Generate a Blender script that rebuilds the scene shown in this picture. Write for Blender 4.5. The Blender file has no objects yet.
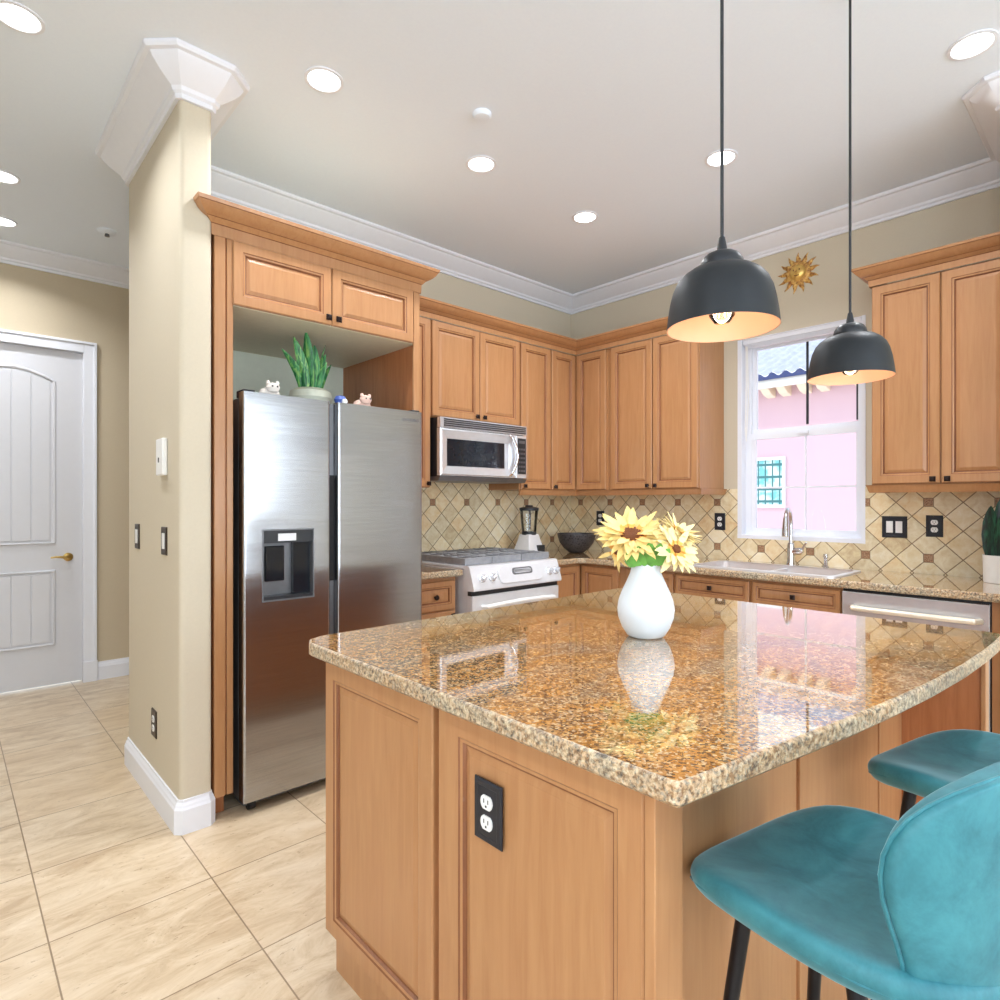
import bpy, bmesh, math, random
from math import sin, cos, pi, radians, sqrt
from mathutils import Vector, Matrix, Quaternion

random.seed(7)
SC = bpy.context.scene
COL = SC.collection

# ------------------------------------------------------------------ camera, world, sun, large lights, exposure
cam = bpy.data.objects.new('camera', bpy.data.cameras.new('camera'))
COL.objects.link(cam)
cam.location = (-3.9929, -3.4171, 1.3082)
cam.rotation_euler = (radians(90), 0, radians(47.257 - 90))
cam.data.sensor_width = 36
cam.data.lens = 21.742
cam.data.shift_y = 0.0023
cam.data.clip_start = 0.03
SC.camera = cam

SC.view_settings.view_transform = 'Standard'
SC.view_settings.look = 'None'
SC.view_settings.gamma = 1
SC.view_settings.exposure = 0.07
SC.view_settings.use_curve_mapping = False

w = bpy.data.worlds.new('World'); SC.world = w; w.use_nodes = True
wn = w.node_tree.nodes; wl = w.node_tree.links
bg = wn['Background']
tc = wn.new('ShaderNodeTexCoord'); sp = wn.new('ShaderNodeSeparateXYZ'); cr = wn.new('ShaderNodeValToRGB')
wl.new(tc.outputs['Generated'], sp.inputs[0]); wl.new(sp.outputs['Z'], cr.inputs[0]); wl.new(cr.outputs[0], bg.inputs[0])
cr.color_ramp.elements[0].color = (0.93, 0.97, 1, 1); cr.color_ramp.elements[1].color = (0.55, 0.76, 1, 1)
bg.inputs[1].default_value = 1.9

def light(name, kind, loc, energy, color=(1, 1, 1), size=1, size_y=None, rot=(0, 0, 0), parent=None, shape=None, spot=None):
    l = bpy.data.lights.new(name, kind); l.energy = energy; l.color = color
    if kind == 'AREA':
        l.size = size
        if size_y: l.shape = 'RECTANGLE'; l.size_y = size_y
        if shape: l.shape = shape; l.spread = radians(135)
    elif kind == 'SUN': l.angle = size
    else: l.shadow_soft_size = size
    if spot: l.spot_size = spot; l.spot_blend = 0.8
    o = bpy.data.objects.new(name, l); COL.objects.link(o); o.location = loc; o.rotation_euler = rot
    if parent is not None: o.parent = parent
    return o

# sun from the street side, high: it reaches the neighbour's wall, not the kitchen
light('sun', 'SUN', (0, 0, 10), 1.1, (1, 0.95, 0.88), radians(1), rot=(0, radians(-38), radians(-35)))
# area lamps added outside the living-area windows behind the camera for fill
for k, wx in enumerate((-4.6, -2.9, -1.2)):
    light('daylight_fill', 'AREA', (wx, -7.3, 1.6), 85, (0.80, 0.90, 1.0), 1.5, 2.5, rot=(radians(90), 0, 0))
for wy in (-5.6, -3.6):
    light('daylight_fill', 'AREA', (-6.3, wy, 1.6), 75, (0.82, 0.91, 1.0), 1.6, 2.5, rot=(radians(90), 0, radians(-90)))  # fill lamps added at the unseen side windows

# ------------------------------------------------------------------ helpers
def srgb(r, g, b):
    f = lambda c: (c / 255 / 12.92) if c / 255 <= 0.04045 else ((c / 255 + 0.055) / 1.055) ** 2.4
    return (f(r), f(g), f(b), 1)

WORG = {}
class MB:
    def __init__(s): s.v = []; s.f = []; s.m = []
    def add(s, vs, fs, m=0):
        b = len(s.v); s.v += [tuple(p) for p in vs]
        for f in fs: s.f.append([b + i for i in f]); s.m.append(m)
        return s
    def box(s, x0, x1, y0, y1, z0, z1, m=0):
        x0, x1 = sorted((x0, x1)); y0, y1 = sorted((y0, y1)); z0, z1 = sorted((z0, z1))
        e = 4e-5 * ((len(s.v) // 8) % 12)   # keeps touching boards from sharing a face
        x0 -= e; y0 -= e; z0 -= e; x1 += e; y1 += e; z1 += e
        return s.add([(x0, y0, z0), (x1, y0, z0), (x1, y1, z0), (x0, y1, z0), (x0, y0, z1), (x1, y0, z1), (x1, y1, z1), (x0, y1, z1)],
                     [(0, 3, 2, 1), (4, 5, 6, 7), (0, 1, 5, 4), (1, 2, 6, 5), (2, 3, 7, 6), (3, 0, 4, 7)], m)
    def loops(s, L, cap0=True, cap1=True, closed=True, m=0):
        n = len(L[0]); vs = [p for l in L for p in l]; fs = []
        for i in range(len(L) - 1):
            for j in range(n if closed else n - 1):
                a = i * n + j; b = i * n + (j + 1) % n
                fs.append((a, b, b + n, a + n))
        if cap0: fs.append(tuple(range(n))[::-1])
        if cap1: fs.append(tuple((len(L) - 1) * n + j for j in range(n)))
        return s.add(vs, fs, m)
    def prism(s, poly, z0, z1, m=0): return s.loops([[(x, y, z0) for x, y in poly], [(x, y, z1) for x, y in poly]], m=m)
    def lathe(s, prof, c=(0, 0, 0), n=32, axis=(0, 0, 1), cap0=True, cap1=True, m=0):
        q = Vector((0, 0, 1)).rotation_difference(Vector(axis)); c = Vector(c); L = []
        for r, z in prof:
            r = max(r, 1e-5)
            L.append([c + q @ Vector((r * cos(2 * pi * k / n), r * sin(2 * pi * k / n), z)) for k in range(n)])
        return s.loops(L, cap0, cap1, m=m)
    def tube(s, pts, r, n=10, m=0, flat=None):
        pts = [Vector(p) for p in pts]; L = []; up = None
        for i, p in enumerate(pts):
            t = (pts[min(i + 1, len(pts) - 1)] - pts[max(i - 1, 0)]).normalized()
            if up is None: up = t.orthogonal().normalized()
            up = (up - t * up.dot(t)).normalized(); b = t.cross(up)
            rr = r[i] if isinstance(r, (list, tuple)) else r
            L.append([p + up * rr * cos(2 * pi * k / n) + b * rr * sin(2 * pi * k / n) for k in range(n)])
        return s.loops(L, m=m)
    def xf(s, M, start=0):
        for i in range(start, len(s.v)): s.v[i] = tuple(M @ Vector(s.v[i]))
        return s
    def build(s, name, mat, parent=None, smooth=False, bevel=0, origin=None, subsurf=0, seg=2, auto=None):
        if parent is not None: O = WORG[parent.name]
        elif origin is not None: O = Vector(origin)
        else:
            xs = [p[0] for p in s.v]; ys = [p[1] for p in s.v]; zs = [p[2] for p in s.v]
            O = Vector(((min(xs) + max(xs)) / 2, (min(ys) + max(ys)) / 2, min(zs)))
        me = bpy.data.meshes.new(name)
        me.from_pydata([tuple(Vector(p) - O) for p in s.v], [], s.f)
        mats = mat if isinstance(mat, (list, tuple)) else [mat]
        for mm in mats: me.materials.append(mm)
        for p, mi in zip(me.polygons, s.m): p.material_index = mi
        bm = bmesh.new(); bm.from_mesh(me)
        bmesh.ops.recalc_face_normals(bm, faces=bm.faces)
        if smooth:
            for f in bm.faces: f.smooth = True
            lim = radians(auto or 40)
            for e in bm.edges:
                if len(e.link_faces) == 2 and e.calc_face_angle(0) > lim: e.smooth = False
        bm.to_mesh(me); bm.free()
        o = bpy.data.objects.new(name, me); COL.objects.link(o)
        if parent is not None: o.parent = parent
        else: o.location = O
        WORG[o.name] = O
        if bevel:
            b = o.modifiers.new('bevel', 'BEVEL'); b.width = bevel; b.segments = seg; b.limit_method = 'ANGLE'; b.angle_limit = radians(35); b.harden_normals = False
        if smooth and not subsurf:
            b = o.modifiers.new('normals', 'WEIGHTED_NORMAL'); b.keep_sharp = True; b.weight = 80
        if subsurf:
            b = o.modifiers.new('sub', 'SUBSURF'); b.levels = subsurf; b.render_levels = subsurf
        return o

def tag(o, label=None, cat=None, group=None, kind=None):
    if label: o['label'] = label
    if cat: o['category'] = cat
    if group: o['group'] = group
    if kind: o['kind'] = kind
    return o
def thing(name, loc, label, cat, group=None):
    o = bpy.data.objects.new(name, None); COL.objects.link(o); o.location = loc; o.empty_display_size = 0.1
    WORG[o.name] = Vector(loc)
    return tag(o, label, cat, group)
def struct(o): o['kind'] = 'structure'; return o
def copy_tree(o, parent=None):
    c = o.copy(); COL.objects.link(c); WORG[c.name] = WORG.get(o.name, Vector())
    if parent is not None: c.parent = parent
    for ch in list(o.children): copy_tree(ch, c)
    return c

def offset_path(path, d, closed=False):
    """offset to the right-hand side of travel, mitred"""
    n = len(path); out = []
    def nrm(a, b):
        dx, dy = b[0] - a[0], b[1] - a[1]; l = math.hypot(dx, dy); return (dy / l, -dx / l)
    for i in range(n):
        ns = []
        if closed or i > 0: ns.append(nrm(path[i - 1], path[i]))
        if closed or i < n - 1: ns.append(nrm(path[i], path[(i + 1) % n]))
        if len(ns) == 1: nx, ny = ns[0]; k = 1
        else:
            nx, ny = ns[0][0] + ns[1][0], ns[0][1] + ns[1][1]; l = math.hypot(nx, ny); nx /= l; ny /= l
            k = 1 / max(0.3, nx * ns[0][0] + ny * ns[0][1])
        out.append((path[i][0] + nx * d * k, path[i][1] + ny * d * k))
    return out
def sweep(path, prof, closed=False, glz=(), first=None):
    """prof: (offset, z) open polyline; gives a closed solid strip"""
    m = MB(); cols = [offset_path(path, o, closed) for o, z in prof]
    n = len(path); L = [[(cols[k][i][0], cols[k][i][1], prof[k][1]) for k in range(len(prof))] for i in range(n)]
    if first is not None: L.insert(0, first)
    if closed: L.append(L[0])
    m.loops(L, cap0=not closed, cap1=not closed)
    for i in range((len(L) - 1) * len(prof)):
        if i % len(prof) in glz: m.m[i] = 1
    return m

def chamfer(path, idx, c):
    out = []
    for i, p in enumerate(path):
        if i in idx:
            for q in (path[i - 1], path[(i + 1) % len(path)]):
                dx, dy = q[0] - p[0], q[1] - p[1]; l = math.hypot(dx, dy)
                out.append((p[0] + dx / l * c, p[1] + dy / l * c))
        else: out.append(p)
    return out

# ------------------------------------------------------------------ materials
class NT:
    def __init__(s, name):
        s.mat = bpy.data.materials.new(name); s.mat.use_nodes = True; s.t = s.mat.node_tree
        s.b = s.t.nodes['Principled BSDF']; s._tc = None
    def n(s, typ, **kw):
        nd = s.t.nodes.new('ShaderNode' + typ)
        for k, v in kw.items(): setattr(nd, k, v)
        return nd
    def link(s, a, b): s.t.links.new(a, b)
    def obj(s, scale=(1, 1, 1), rot=(0, 0, 0)):
        if s._tc is None: s._tc = s.n('TexCoord')
        m = s.n('Mapping'); m.inputs['Scale'].default_value = scale; m.inputs['Rotation'].default_value = rot
        s.link(s._tc.outputs['Object'], m.inputs[0]); return m.outputs[0]
    def noise(s, vec, scale, detail=4, rough=0.55, dist=0, out='Fac'):
        nd = s.n('TexNoise'); nd.inputs['Scale'].default_value = scale; nd.inputs['Detail'].default_value = detail
        nd.inputs['Roughness'].default_value = rough; nd.inputs['Distortion'].default_value = dist
        s.link(vec, nd.inputs['Vector']); return nd.outputs[out]
    def ramp(s, fac, stops, interp='LINEAR'):
        nd = s.n('ValToRGB'); nd.color_ramp.interpolation = interp; e = nd.color_ramp.elements
        e[0].position, e[0].color = stops[0]; e[1].position, e[1].color = stops[-1]
        for p, c in stops[1:-1]: x = e.new(p); x.color = c
        s.link(fac, nd.inputs[0]); return nd.outputs[0]
    def math(s, op, a, b=None, c=None):
        nd = s.n('Math', operation=op)
        for i, x in enumerate((a, b, c)):
            if x is None: continue
            if isinstance(x, (int, float)): nd.inputs[i].default_value = x
            else: s.link(x, nd.inputs[i])
        return nd.outputs[0]
    def mix(s, fac, a, b, mode='MIX'):
        nd = s.n('Mix', data_type='RGBA', blend_type=mode)
        for k, x in ((0, fac), (6, a), (7, b)):
            if isinstance(x, (int, float)): nd.inputs[k].default_value = x
            elif isinstance(x, tuple): nd.inputs[k].default_value = x
            else: s.link(x, nd.inputs[k])
        return nd.outputs[2]
    def bump(s, h, strength=0.2, dist=0.002):
        nd = s.n('Bump'); nd.inputs['Strength'].default_value = strength; nd.inputs['Distance'].default_value = dist
        s.link(h, nd.inputs['Height']); s.link(nd.outputs[0], s.b.inputs['Normal'])
    def set(s, **kw):
        for k, v in kw.items():
            inp = s.b.inputs[k.replace('_', ' ')]
            if hasattr(v, 'is_linked'): s.link(v, inp)
            else: inp.default_value = v
        return s

def plain(name, rgb, rough=0.5, metal=0.0, var=0.03, scale=30, bump=0.0, **kw):
    t = NT(name); c = srgb(*rgb)
    f = t.noise(t.obj(), scale, 3)
    lo = tuple(x * (1 - var) for x in c[:3]) + (1,); hi = tuple(min(1, x * (1 + var)) for x in c[:3]) + (1,)
    t.set(Base_Color=t.ramp(f, [(0.3, lo), (0.7, hi)]), Roughness=rough, Metallic=metal)
    if bump: t.bump(f, bump)
    for k, v in kw.items(): t.b.inputs[k.replace('_', ' ')].default_value = v
    return t.mat

def wood(name, a, b, rough=0.38):
    t = NT(name)
    g = t.noise(t.obj((14, 14, 1.1)), 3.5, 6, 0.6, 0.6)
    bl = t.noise(t.obj((1, 1, 0.5)), 5, 3, 0.5)
    c = t.ramp(g, [(0.3, srgb(*b)), (0.7, srgb(*a))])
    c2 = t.mix(t.ramp(bl, [(0.35, (0, 0, 0, 1)), (0.7, (1, 1, 1, 1))]), c, t.mix(0.22, c, srgb(198, 142, 102)))
    t.set(Base_Color=c2, Roughness=rough); t.b.inputs['Coat Weight'].default_value = 0.25; t.b.inputs['Coat Roughness'].default_value = 0.25
    t.bump(g, 0.05, 0.001); return t.mat
M = {}
M['wood'] = wood('maple_wood', (181, 134, 90), (168, 118, 76))
M['glaze'] = wood('maple_glaze_line', (134, 82, 48), (112, 64, 36))
M['wood_dark'] = wood('dark_maple', (184, 118, 72), (160, 94, 52))
M['wall'] = plain('beige_paint', (206, 196, 175), 0.75, var=0.015, scale=120, bump=0.05)
M['wall_hall'] = plain('hall_beige_paint', (200, 186, 160), 0.75, var=0.015, scale=120)
M['ceiling'] = plain('ceiling_paint', (234, 243, 255), 0.85, var=0.01, scale=80)
M['trim'] = plain('white_trim_paint', (233, 236, 244), 0.4, var=0.008)
M['doorwhite'] = plain('white_door_paint', (212, 213, 218), 0.45, var=0.008)
M['white'] = plain('white_plastic', (238, 238, 236), 0.35, var=0.01)
M['black'] = plain('black_plastic', (34, 37, 42), 0.4, var=0.1)
M['knob'] = plain('oiled_bronze', (40, 28, 28), 0.35, 0.6, var=0.2)
M['bronze_plate'] = plain('bronze_plate', (62, 52, 44), 0.4, 0.4, var=0.15)
M['navy'] = plain('dark_plate', (30, 34, 44), 0.35, 0.1, var=0.1)
M['brass'] = plain('brass', (190, 160, 96), 0.3, 1.0, var=0.08)
M['chrome'] = plain('chrome', (225, 226, 230), 0.12, 1.0, var=0.02)
M['steel_plain'] = plain('satin_steel', (222, 226, 232), 0.26, 0.6, var=0.03)
M['sinksteel'] = plain('sink_steel', (226, 228, 232), 0.38, 0.5, var=0.02)
M['silver'] = plain('silver_enamel', (226, 227, 230), 0.3, 0.25, var=0.02)
M['greysteel'] = plain('grey_steel', (120, 122, 126), 0.4, 0.7, var=0.05)
M['grate'] = plain('cast_iron_grate', (150, 153, 158), 0.45, 0.25, var=0.12)
M['darkglass'] = plain('dark_glass', (28, 33, 40), 0.06, 0.0, var=0.05)
M['rubber'] = plain('black_rubber', (25, 25, 26), 0.7)
M['pendant'] = plain('matte_black_metal', (38, 42, 46), 0.5, 0.35, var=0.06)
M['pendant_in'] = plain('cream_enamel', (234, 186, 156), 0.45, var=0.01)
M['pot'] = plain('white_ceramic', (226, 226, 222), 0.35, var=0.02)
M['vase'] = plain('matte_white_ceramic', (222, 230, 236), 0.45, var=0.01)
M['potgreen'] = plain('celadon_ceramic', (208, 212, 194), 0.4, var=0.06)
M['blue'] = plain('blue_glaze', (70, 96, 170), 0.3, var=0.1)
M['fig'] = plain('painted_figurine', (222, 216, 208), 0.4, var=0.05)
M['figpink'] = plain('pink_figurine', (222, 188, 172), 0.4, var=0.06)
M['niche'] = plain('niche_paint', (222, 230, 214), 0.7, var=0.02)
M['underside'] = plain('pale_underside', (232, 226, 200), 0.5, var=0.03)
M['leg'] = plain('black_steel_leg', (36, 36, 40), 0.35, 0.6, var=0.08)
M['petal'] = plain('yellow_petal', (248, 222, 146), 0.6, var=0.09, scale=60)
M['petal2'] = plain('pale_yellow_petal', (250, 232, 172), 0.6, var=0.09, scale=60)
M['petal_base'] = plain('orange_petal_base', (244, 182, 84), 0.6, var=0.1, scale=60)
M['seed'] = plain('brown_seed_head', (112, 62, 28), 0.85, var=0.3, scale=300, bump=0.6)
M['stem'] = plain('green_stem', (96, 142, 62), 0.6, var=0.15)
M['leafg'] = plain('green_leaf', (98, 156, 66), 0.5, var=0.25, scale=40)
M['soil'] = plain('dark_soil', (60, 48, 38), 0.9, var=0.3, scale=200)
M['pink'] = plain('pink_stucco', (219, 189, 202), 0.9, var=0.03, scale=60, bump=0.3)
M['rooftile'] = plain('pale_roof_tile', (190, 190, 205), 0.8, var=0.12, scale=10)
M['fascia'] = plain('blue_fascia', (56, 70, 120), 0.6, var=0.1)
M['corbel'] = plain('cream_corbel', (238, 222, 200), 0.7, var=0.04)

# glass
def glass(name, tint=(1, 1, 1, 1), refl=0.7):
    t = NT(name); t.t.nodes.remove(t.b)
    tr = t.n('BsdfTransparent'); tr.inputs[0].default_value = tint
    gl = t.n('BsdfGlossy'); gl.inputs['Roughness'].default_value = 0.02
    fr = t.n('Fresnel'); fr.inputs[0].default_value = 1.45
    mx = t.n('MixShader'); t.link(t.math('MULTIPLY', fr.outputs[0], refl), mx.inputs[0])
    t.link(tr.outputs[0], mx.inputs[1]); t.link(gl.outputs[0], mx.inputs[2])
    t.link(mx.outputs[0], t.t.nodes['Material Output'].inputs[0]); return t.mat
M['glass'] = glass('window_glass')
M['jar'] = glass('blender_glass', (0.97, 0.99, 1.0, 1), 1.6)
M['bulbglass'] = glass('bulb_glass', (1, 0.95, 0.85, 1), 1.0)
def emit(name, rgb, strength):
    t = NT(name); t.set(Base_Color=(0.8, 0.8, 0.8, 1), Emission_Color=srgb(*rgb), Emission_Strength=strength); return t.mat
M['lens'] = emit('lamp_lens', (255, 252, 246), 6)
M['filament'] = emit('filament', (255, 214, 150), 10)

# granite
def granite(edge_sheen=False):
    t = NT('granite_edge_sheen' if edge_sheen else 'golden_granite'); v = t.obj()
    big = t.noise(t.obj((1.0, 2.2, 1)), 2.6, 4, 0.6, 1.2)
    mid = t.noise(v, 60, 6, 0.75, 0.6)
    fine = t.noise(v, 110, 3, 0.7)
    base = t.ramp(mid, [(0.36, srgb(104, 76, 52)), (0.46, srgb(172, 124, 66)), (0.55, srgb(204, 156, 92)), (0.66, srgb(222, 194, 146))])
    grey = t.ramp(mid, [(0.36, srgb(92, 80, 70)), (0.5, srgb(160, 146, 122)), (0.66, srgb(206, 198, 180))])
    c = t.mix(t.ramp(big, [(0.48, (0, 0, 0, 1)), (0.66, (1, 1, 1, 1))]), base, grey)
    gold = t.noise(v, 4.5, 3, 0.6, 0.8)
    c = t.mix(t.ramp(gold, [(0.55, (0, 0, 0, 1)), (0.75, (0.35, 0.35, 0.35, 1))]), c, srgb(198, 142, 74))
    vo = t.n('TexVoronoi'); vo.inputs['Scale'].default_value = 210; t.link(v, vo.inputs['Vector'])
    sp = t.n('SeparateColor'); t.link(vo.outputs['Color'], sp.inputs[0])
    veins = t.noise(t.obj((1, 3.2, 1)), 5, 5, 0.7, 2.0)
    dens = t.ramp(veins, [(0.42, (0.90, 0.90, 0.90, 1)), (0.62, (0.60, 0.60, 0.60, 1))])
    dark = t.math('MULTIPLY', t.math('GREATER_THAN', sp.outputs[0], dens), 0.72)
    c = t.mix(dark, c, srgb(52, 44, 42))
    lt = t.math('MULTIPLY', t.math('GREATER_THAN', sp.outputs[1], 0.86), 0.55)
    c = t.mix(lt, c, srgb(234, 222, 196))
    c = t.mix(0.35, c, t.ramp(fine, [(0.35, srgb(96, 70, 48)), (0.65, srgb(240, 220, 180))]), 'OVERLAY')
    if edge_sheen: c = t.mix(0.5, c, t.ramp(fine, [(0.40, srgb(84, 80, 76)), (0.52, srgb(186, 180, 160)), (0.62, srgb(216, 210, 192))]))
    t.set(Base_Color=c, Roughness=0.3 if edge_sheen else 0.045); t.b.inputs['IOR'].default_value = 1.5 if edge_sheen else 1.56
    if edge_sheen: return t.mat
    t.b.inputs['Coat IOR'].default_value = 1.56; t.b.inputs['Coat Weight'].default_value = 1.0; t.b.inputs['Coat Roughness'].default_value = 0.02
    return t.mat
M['granite'] = granite(); M['granite_edge'] = granite(True)  # edge copy is paler to hold the bright edge reflection in its colour

# travertine floor, 18 inch grid
def travertine():
    t = NT('travertine_tile'); v = t.obj(); s = t.n('SeparateXYZ'); t.link(v, s.inputs[0])
    T = 0.457
    u = t.math('DIVIDE', t.math('ADD', s.outputs[0], 3.303), T); w_ = t.math('DIVIDE', t.math('ADD', s.outputs[1], 1.19), T)
    fu = t.math('FRACT', u); fw = t.math('FRACT', w_)
    eu = t.math('MINIMUM', fu, t.math('SUBTRACT', 1, fu)); ew = t.math('MINIMUM', fw, t.math('SUBTRACT', 1, fw))
    e = t.math('MINIMUM', eu, ew); gr = t.math('LESS_THAN', e, 0.0048)
    cb = t.n('CombineXYZ'); t.link(t.math('FLOOR', u), cb.inputs[0]); t.link(t.math('FLOOR', w_), cb.inputs[1])
    wn_ = t.n('TexWhiteNoise', noise_dimensions='2D'); t.link(cb.outputs[0], wn_.inputs['Vector'])
    # shift the veining per tile
    ad = t.n('VectorMath', operation='MULTIPLY_ADD'); t.link(wn_.outputs['Color'], ad.inputs[0]); ad.inputs[1].default_value = (9, 9, 9); t.link(v, ad.inputs[2])
    mp = t.n('Mapping'); mp.inputs['Scale'].default_value = (1.0, 2.6, 1); t.link(ad.outputs[0], mp.inputs[0])
    a = t.noise(mp.outputs[0], 4.2, 9, 0.72, 0.7)
    c = t.ramp(a, [(0.34, srgb(176, 152, 122)), (0.5, srgb(204, 184, 155)), (0.66, srgb(220, 204, 180))])
    c = t.mix(t.math('MULTIPLY', wn_.outputs['Value'], 0.35), c, srgb(208, 182, 146))
    pit = t.noise(mp.outputs[0], 26, 4, 0.7, 0.3)
    pf = t.ramp(pit, [(0.31, (1, 1, 1, 1)), (0.38, (0, 0, 0, 1))])
    c = t.mix(t.math('MULTIPLY', pf, 0.55), c, srgb(138, 108, 78))
    c = t.mix(gr, c, srgb(140, 118, 92))
    t.set(Base_Color=c, Roughness=0.3)
    t.bump(t.math('SUBTRACT', 1, gr), 0.3, 0.002); return t.mat
M['floor'] = travertine()

def backsplash(axis):
    t = NT('tumbled_tile_' + axis); v = t.obj(); s = t.n('SeparateXYZ'); t.link(v, s.inputs[0])
    h = s.outputs[0] if axis == 'x' else s.outputs[1]; z = s.outputs[2]
    h0 = -1.481 if axis == 'x' else -2.577; D = 0.077
    a = t.math('DIVIDE', t.math('SUBTRACT', h, h0), D); b = t.math('DIVIDE', t.math('SUBTRACT', z, 1.0), D)
    p = t.math('MULTIPLY', t.math('ADD', a, b), 0.5); q = t.math('MULTIPLY', t.math('SUBTRACT', a, b), 0.5)
    def edge(x):
        f = t.math('FRACT', x); return t.math('MINIMUM', f, t.math('SUBTRACT', 1, f))
    wob = t.math('MULTIPLY', t.math('SUBTRACT', t.noise(v, 40, 2), 0.5), 0.02)
    e = t.math('ADD', t.math('MINIMUM', edge(p), edge(q)), wob); line = t.math('LESS_THAN', e, 0.022)
    cb = t.n('CombineXYZ'); t.link(t.math('FLOOR', p), cb.inputs[0]); t.link(t.math('FLOOR', q), cb.inputs[1])
    wn_ = t.n('TexWhiteNoise', noise_dimensions='2D'); t.link(cb.outputs[0], wn_.inputs['Vector'])
    c = t.ramp(wn_.outputs['Value'], [(0.0, srgb(226, 202, 164)), (0.3, srgb(238, 222, 192)), (0.55, srgb(216, 204, 178)), (0.8, srgb(246, 234, 208)), (1, srgb(208, 192, 160))])
    n1 = t.noise(v, 22, 5, 0.65, 0.6)
    c = t.mix(0.55, c, t.ramp(n1, [(0.3, srgb(142, 130, 112)), (0.7, srgb(242, 234, 218))]), 'OVERLAY')
    # small brown insets on every fourth crossing
    k1 = t.math('ABSOLUTE', t.math('SUBTRACT', t.math('FRACT', t.math('ADD', t.math('MULTIPLY', a, 0.25), 0.5)), 0.5))
    k2 = t.math('ABSOLUTE', t.math('SUBTRACT', t.math('FRACT', t.math('ADD', t.math('MULTIPLY', b, 0.25), 0.5)), 0.5))
    km = t.math('MAXIMUM', k1, k2)
    ring = t.math('LESS_THAN', km, 0.080); dot = t.math('LESS_THAN', km, 0.066)
    if axis == 'x':   # behind the range only the upper row of insets is laid
        keep = t.math('MAXIMUM', t.math('GREATER_THAN', z, 1.15), t.math('GREATER_THAN', h, -0.5)); ring = t.math('MULTIPLY', ring, keep); dot = t.math('MULTIPLY', dot, keep)
    c = t.mix(line, c, srgb(140, 116, 86)); c = t.mix(ring, c, srgb(140, 116, 86))
    dc = t.ramp(t.noise(v, 150, 3), [(0.4, srgb(138, 100, 72)), (0.6, srgb(180, 144, 112))])
    c = t.mix(dot, c, dc)
    t.set(Base_Color=c, Roughness=0.42)
    hgt = t.math('SUBTRACT', 1, t.math('MAXIMUM', line, t.math('SUBTRACT', ring, dot)))
    t.bump(hgt, 0.5, 0.002); return t.mat
M['bsx'] = backsplash('x'); M['bsy'] = backsplash('y')

def brushed():
    t = NT('brushed_steel'); g = t.noise(t.obj((1, 1, 60)), 6, 3, 0.6); wv = t.noise(t.obj((0.15, 0.15, 3.0)), 1.6, 2, 0.4)
    t.set(Base_Color=t.ramp(g, [(0.3, srgb(164, 166, 171)), (0.7, srgb(178, 180, 184))]), Metallic=1.0, Roughness=0.21)
    t.b.inputs['Anisotropic'].default_value = 0.3; t.b.inputs['Anisotropic Rotation'].default_value = 0.0
    tg = t.n('Tangent', direction_type='RADIAL', axis='Z'); t.link(tg.outputs[0], t.b.inputs['Tangent'])
    t.bump(wv, 0.3, 0.02); return t.mat
M['steel'] = brushed()

def velvet():
    t = NT('teal_velvet'); n = t.noise(t.obj(), 9, 5, 0.7, 0.4); f = t.noise(t.obj(), 220, 2)
    c = t.ramp(n, [(0.35, srgb(30, 98, 110)), (0.65, srgb(58, 132, 142))])
    t.set(Base_Color=c, Roughness=0.55); t.b.inputs['Sheen Weight'].default_value = 0.6; t.b.inputs['Sheen Roughness'].default_value = 0.35
    t.b.inputs['Sheen Tint'].default_value = (0.55, 0.85, 0.95, 1); t.bump(f, 0.05, 0.001); return t.mat
M['velvet'] = velvet()

def snake(name, a, b, c_):
    t = NT(name); n = t.noise(t.obj((22, 22, 3)), 3.5, 3, 0.6, 0.8)
    t.set(Base_Color=t.ramp(n, [(0.38, srgb(*a)), (0.5, srgb(*b)), (0.65, srgb(*c_))]), Roughness=0.35); return t.mat
M['snake'] = snake('snake_plant_leaf', (18, 84, 50), (62, 146, 82), (150, 196, 108))
M['snakedark'] = snake('dark_green_leaf', (8, 30, 26), (16, 62, 46), (40, 104, 74))
def gold():
    t = NT('antique_gold'); n = t.noise(t.obj(), 60, 4)
    t.set(Base_Color=t.ramp(n, [(0.35, srgb(150, 96, 52)), (0.55, srgb(214, 168, 92)), (0.7, srgb(240, 208, 130))]), Metallic=0.35, Roughness=0.45)
    t.bump(n, 0.3, 0.002); return t.mat
M['gold'] = gold()
def wovenmesh():
    t = NT('woven_dark_bowl'); vo = t.n('TexVoronoi', feature='DISTANCE_TO_EDGE'); vo.inputs['Scale'].default_value = 55; t.link(t.obj(), vo.inputs['Vector'])
    t.set(Base_Color=t.ramp(vo.outputs[0], [(0.05, srgb(70, 68, 70)), (0.3, srgb(30, 30, 34))]), Roughness=0.5); t.bump(vo.outputs[0], 0.6, 0.003); return t.mat
M['bowl'] = wovenmesh()
def glassblock():
    t = NT('glass_block'); s = t.n('SeparateXYZ'); t.link(t.obj(), s.inputs[0]); e = []
    for k, T in ((1, 0.093), (2, 0.16)):
        f = t.math('FRACT', t.math('DIVIDE', s.outputs[k], T)); e.append(t.math('MINIMUM', f, t.math('SUBTRACT', 1, f)))
    ln = t.math('LESS_THAN', t.math('MINIMUM', e[0], e[1]), 0.1)
    n = t.noise(t.obj(), 9, 2)
    c = t.mix(ln, t.ramp(n, [(0.4, srgb(120, 200, 205)), (0.62, srgb(226, 246, 246))]), srgb(70, 128, 134))
    t.set(Base_Color=c, Roughness=0.2); return t.mat
M['glassblock'] = glassblock()

H = 3.04

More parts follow.
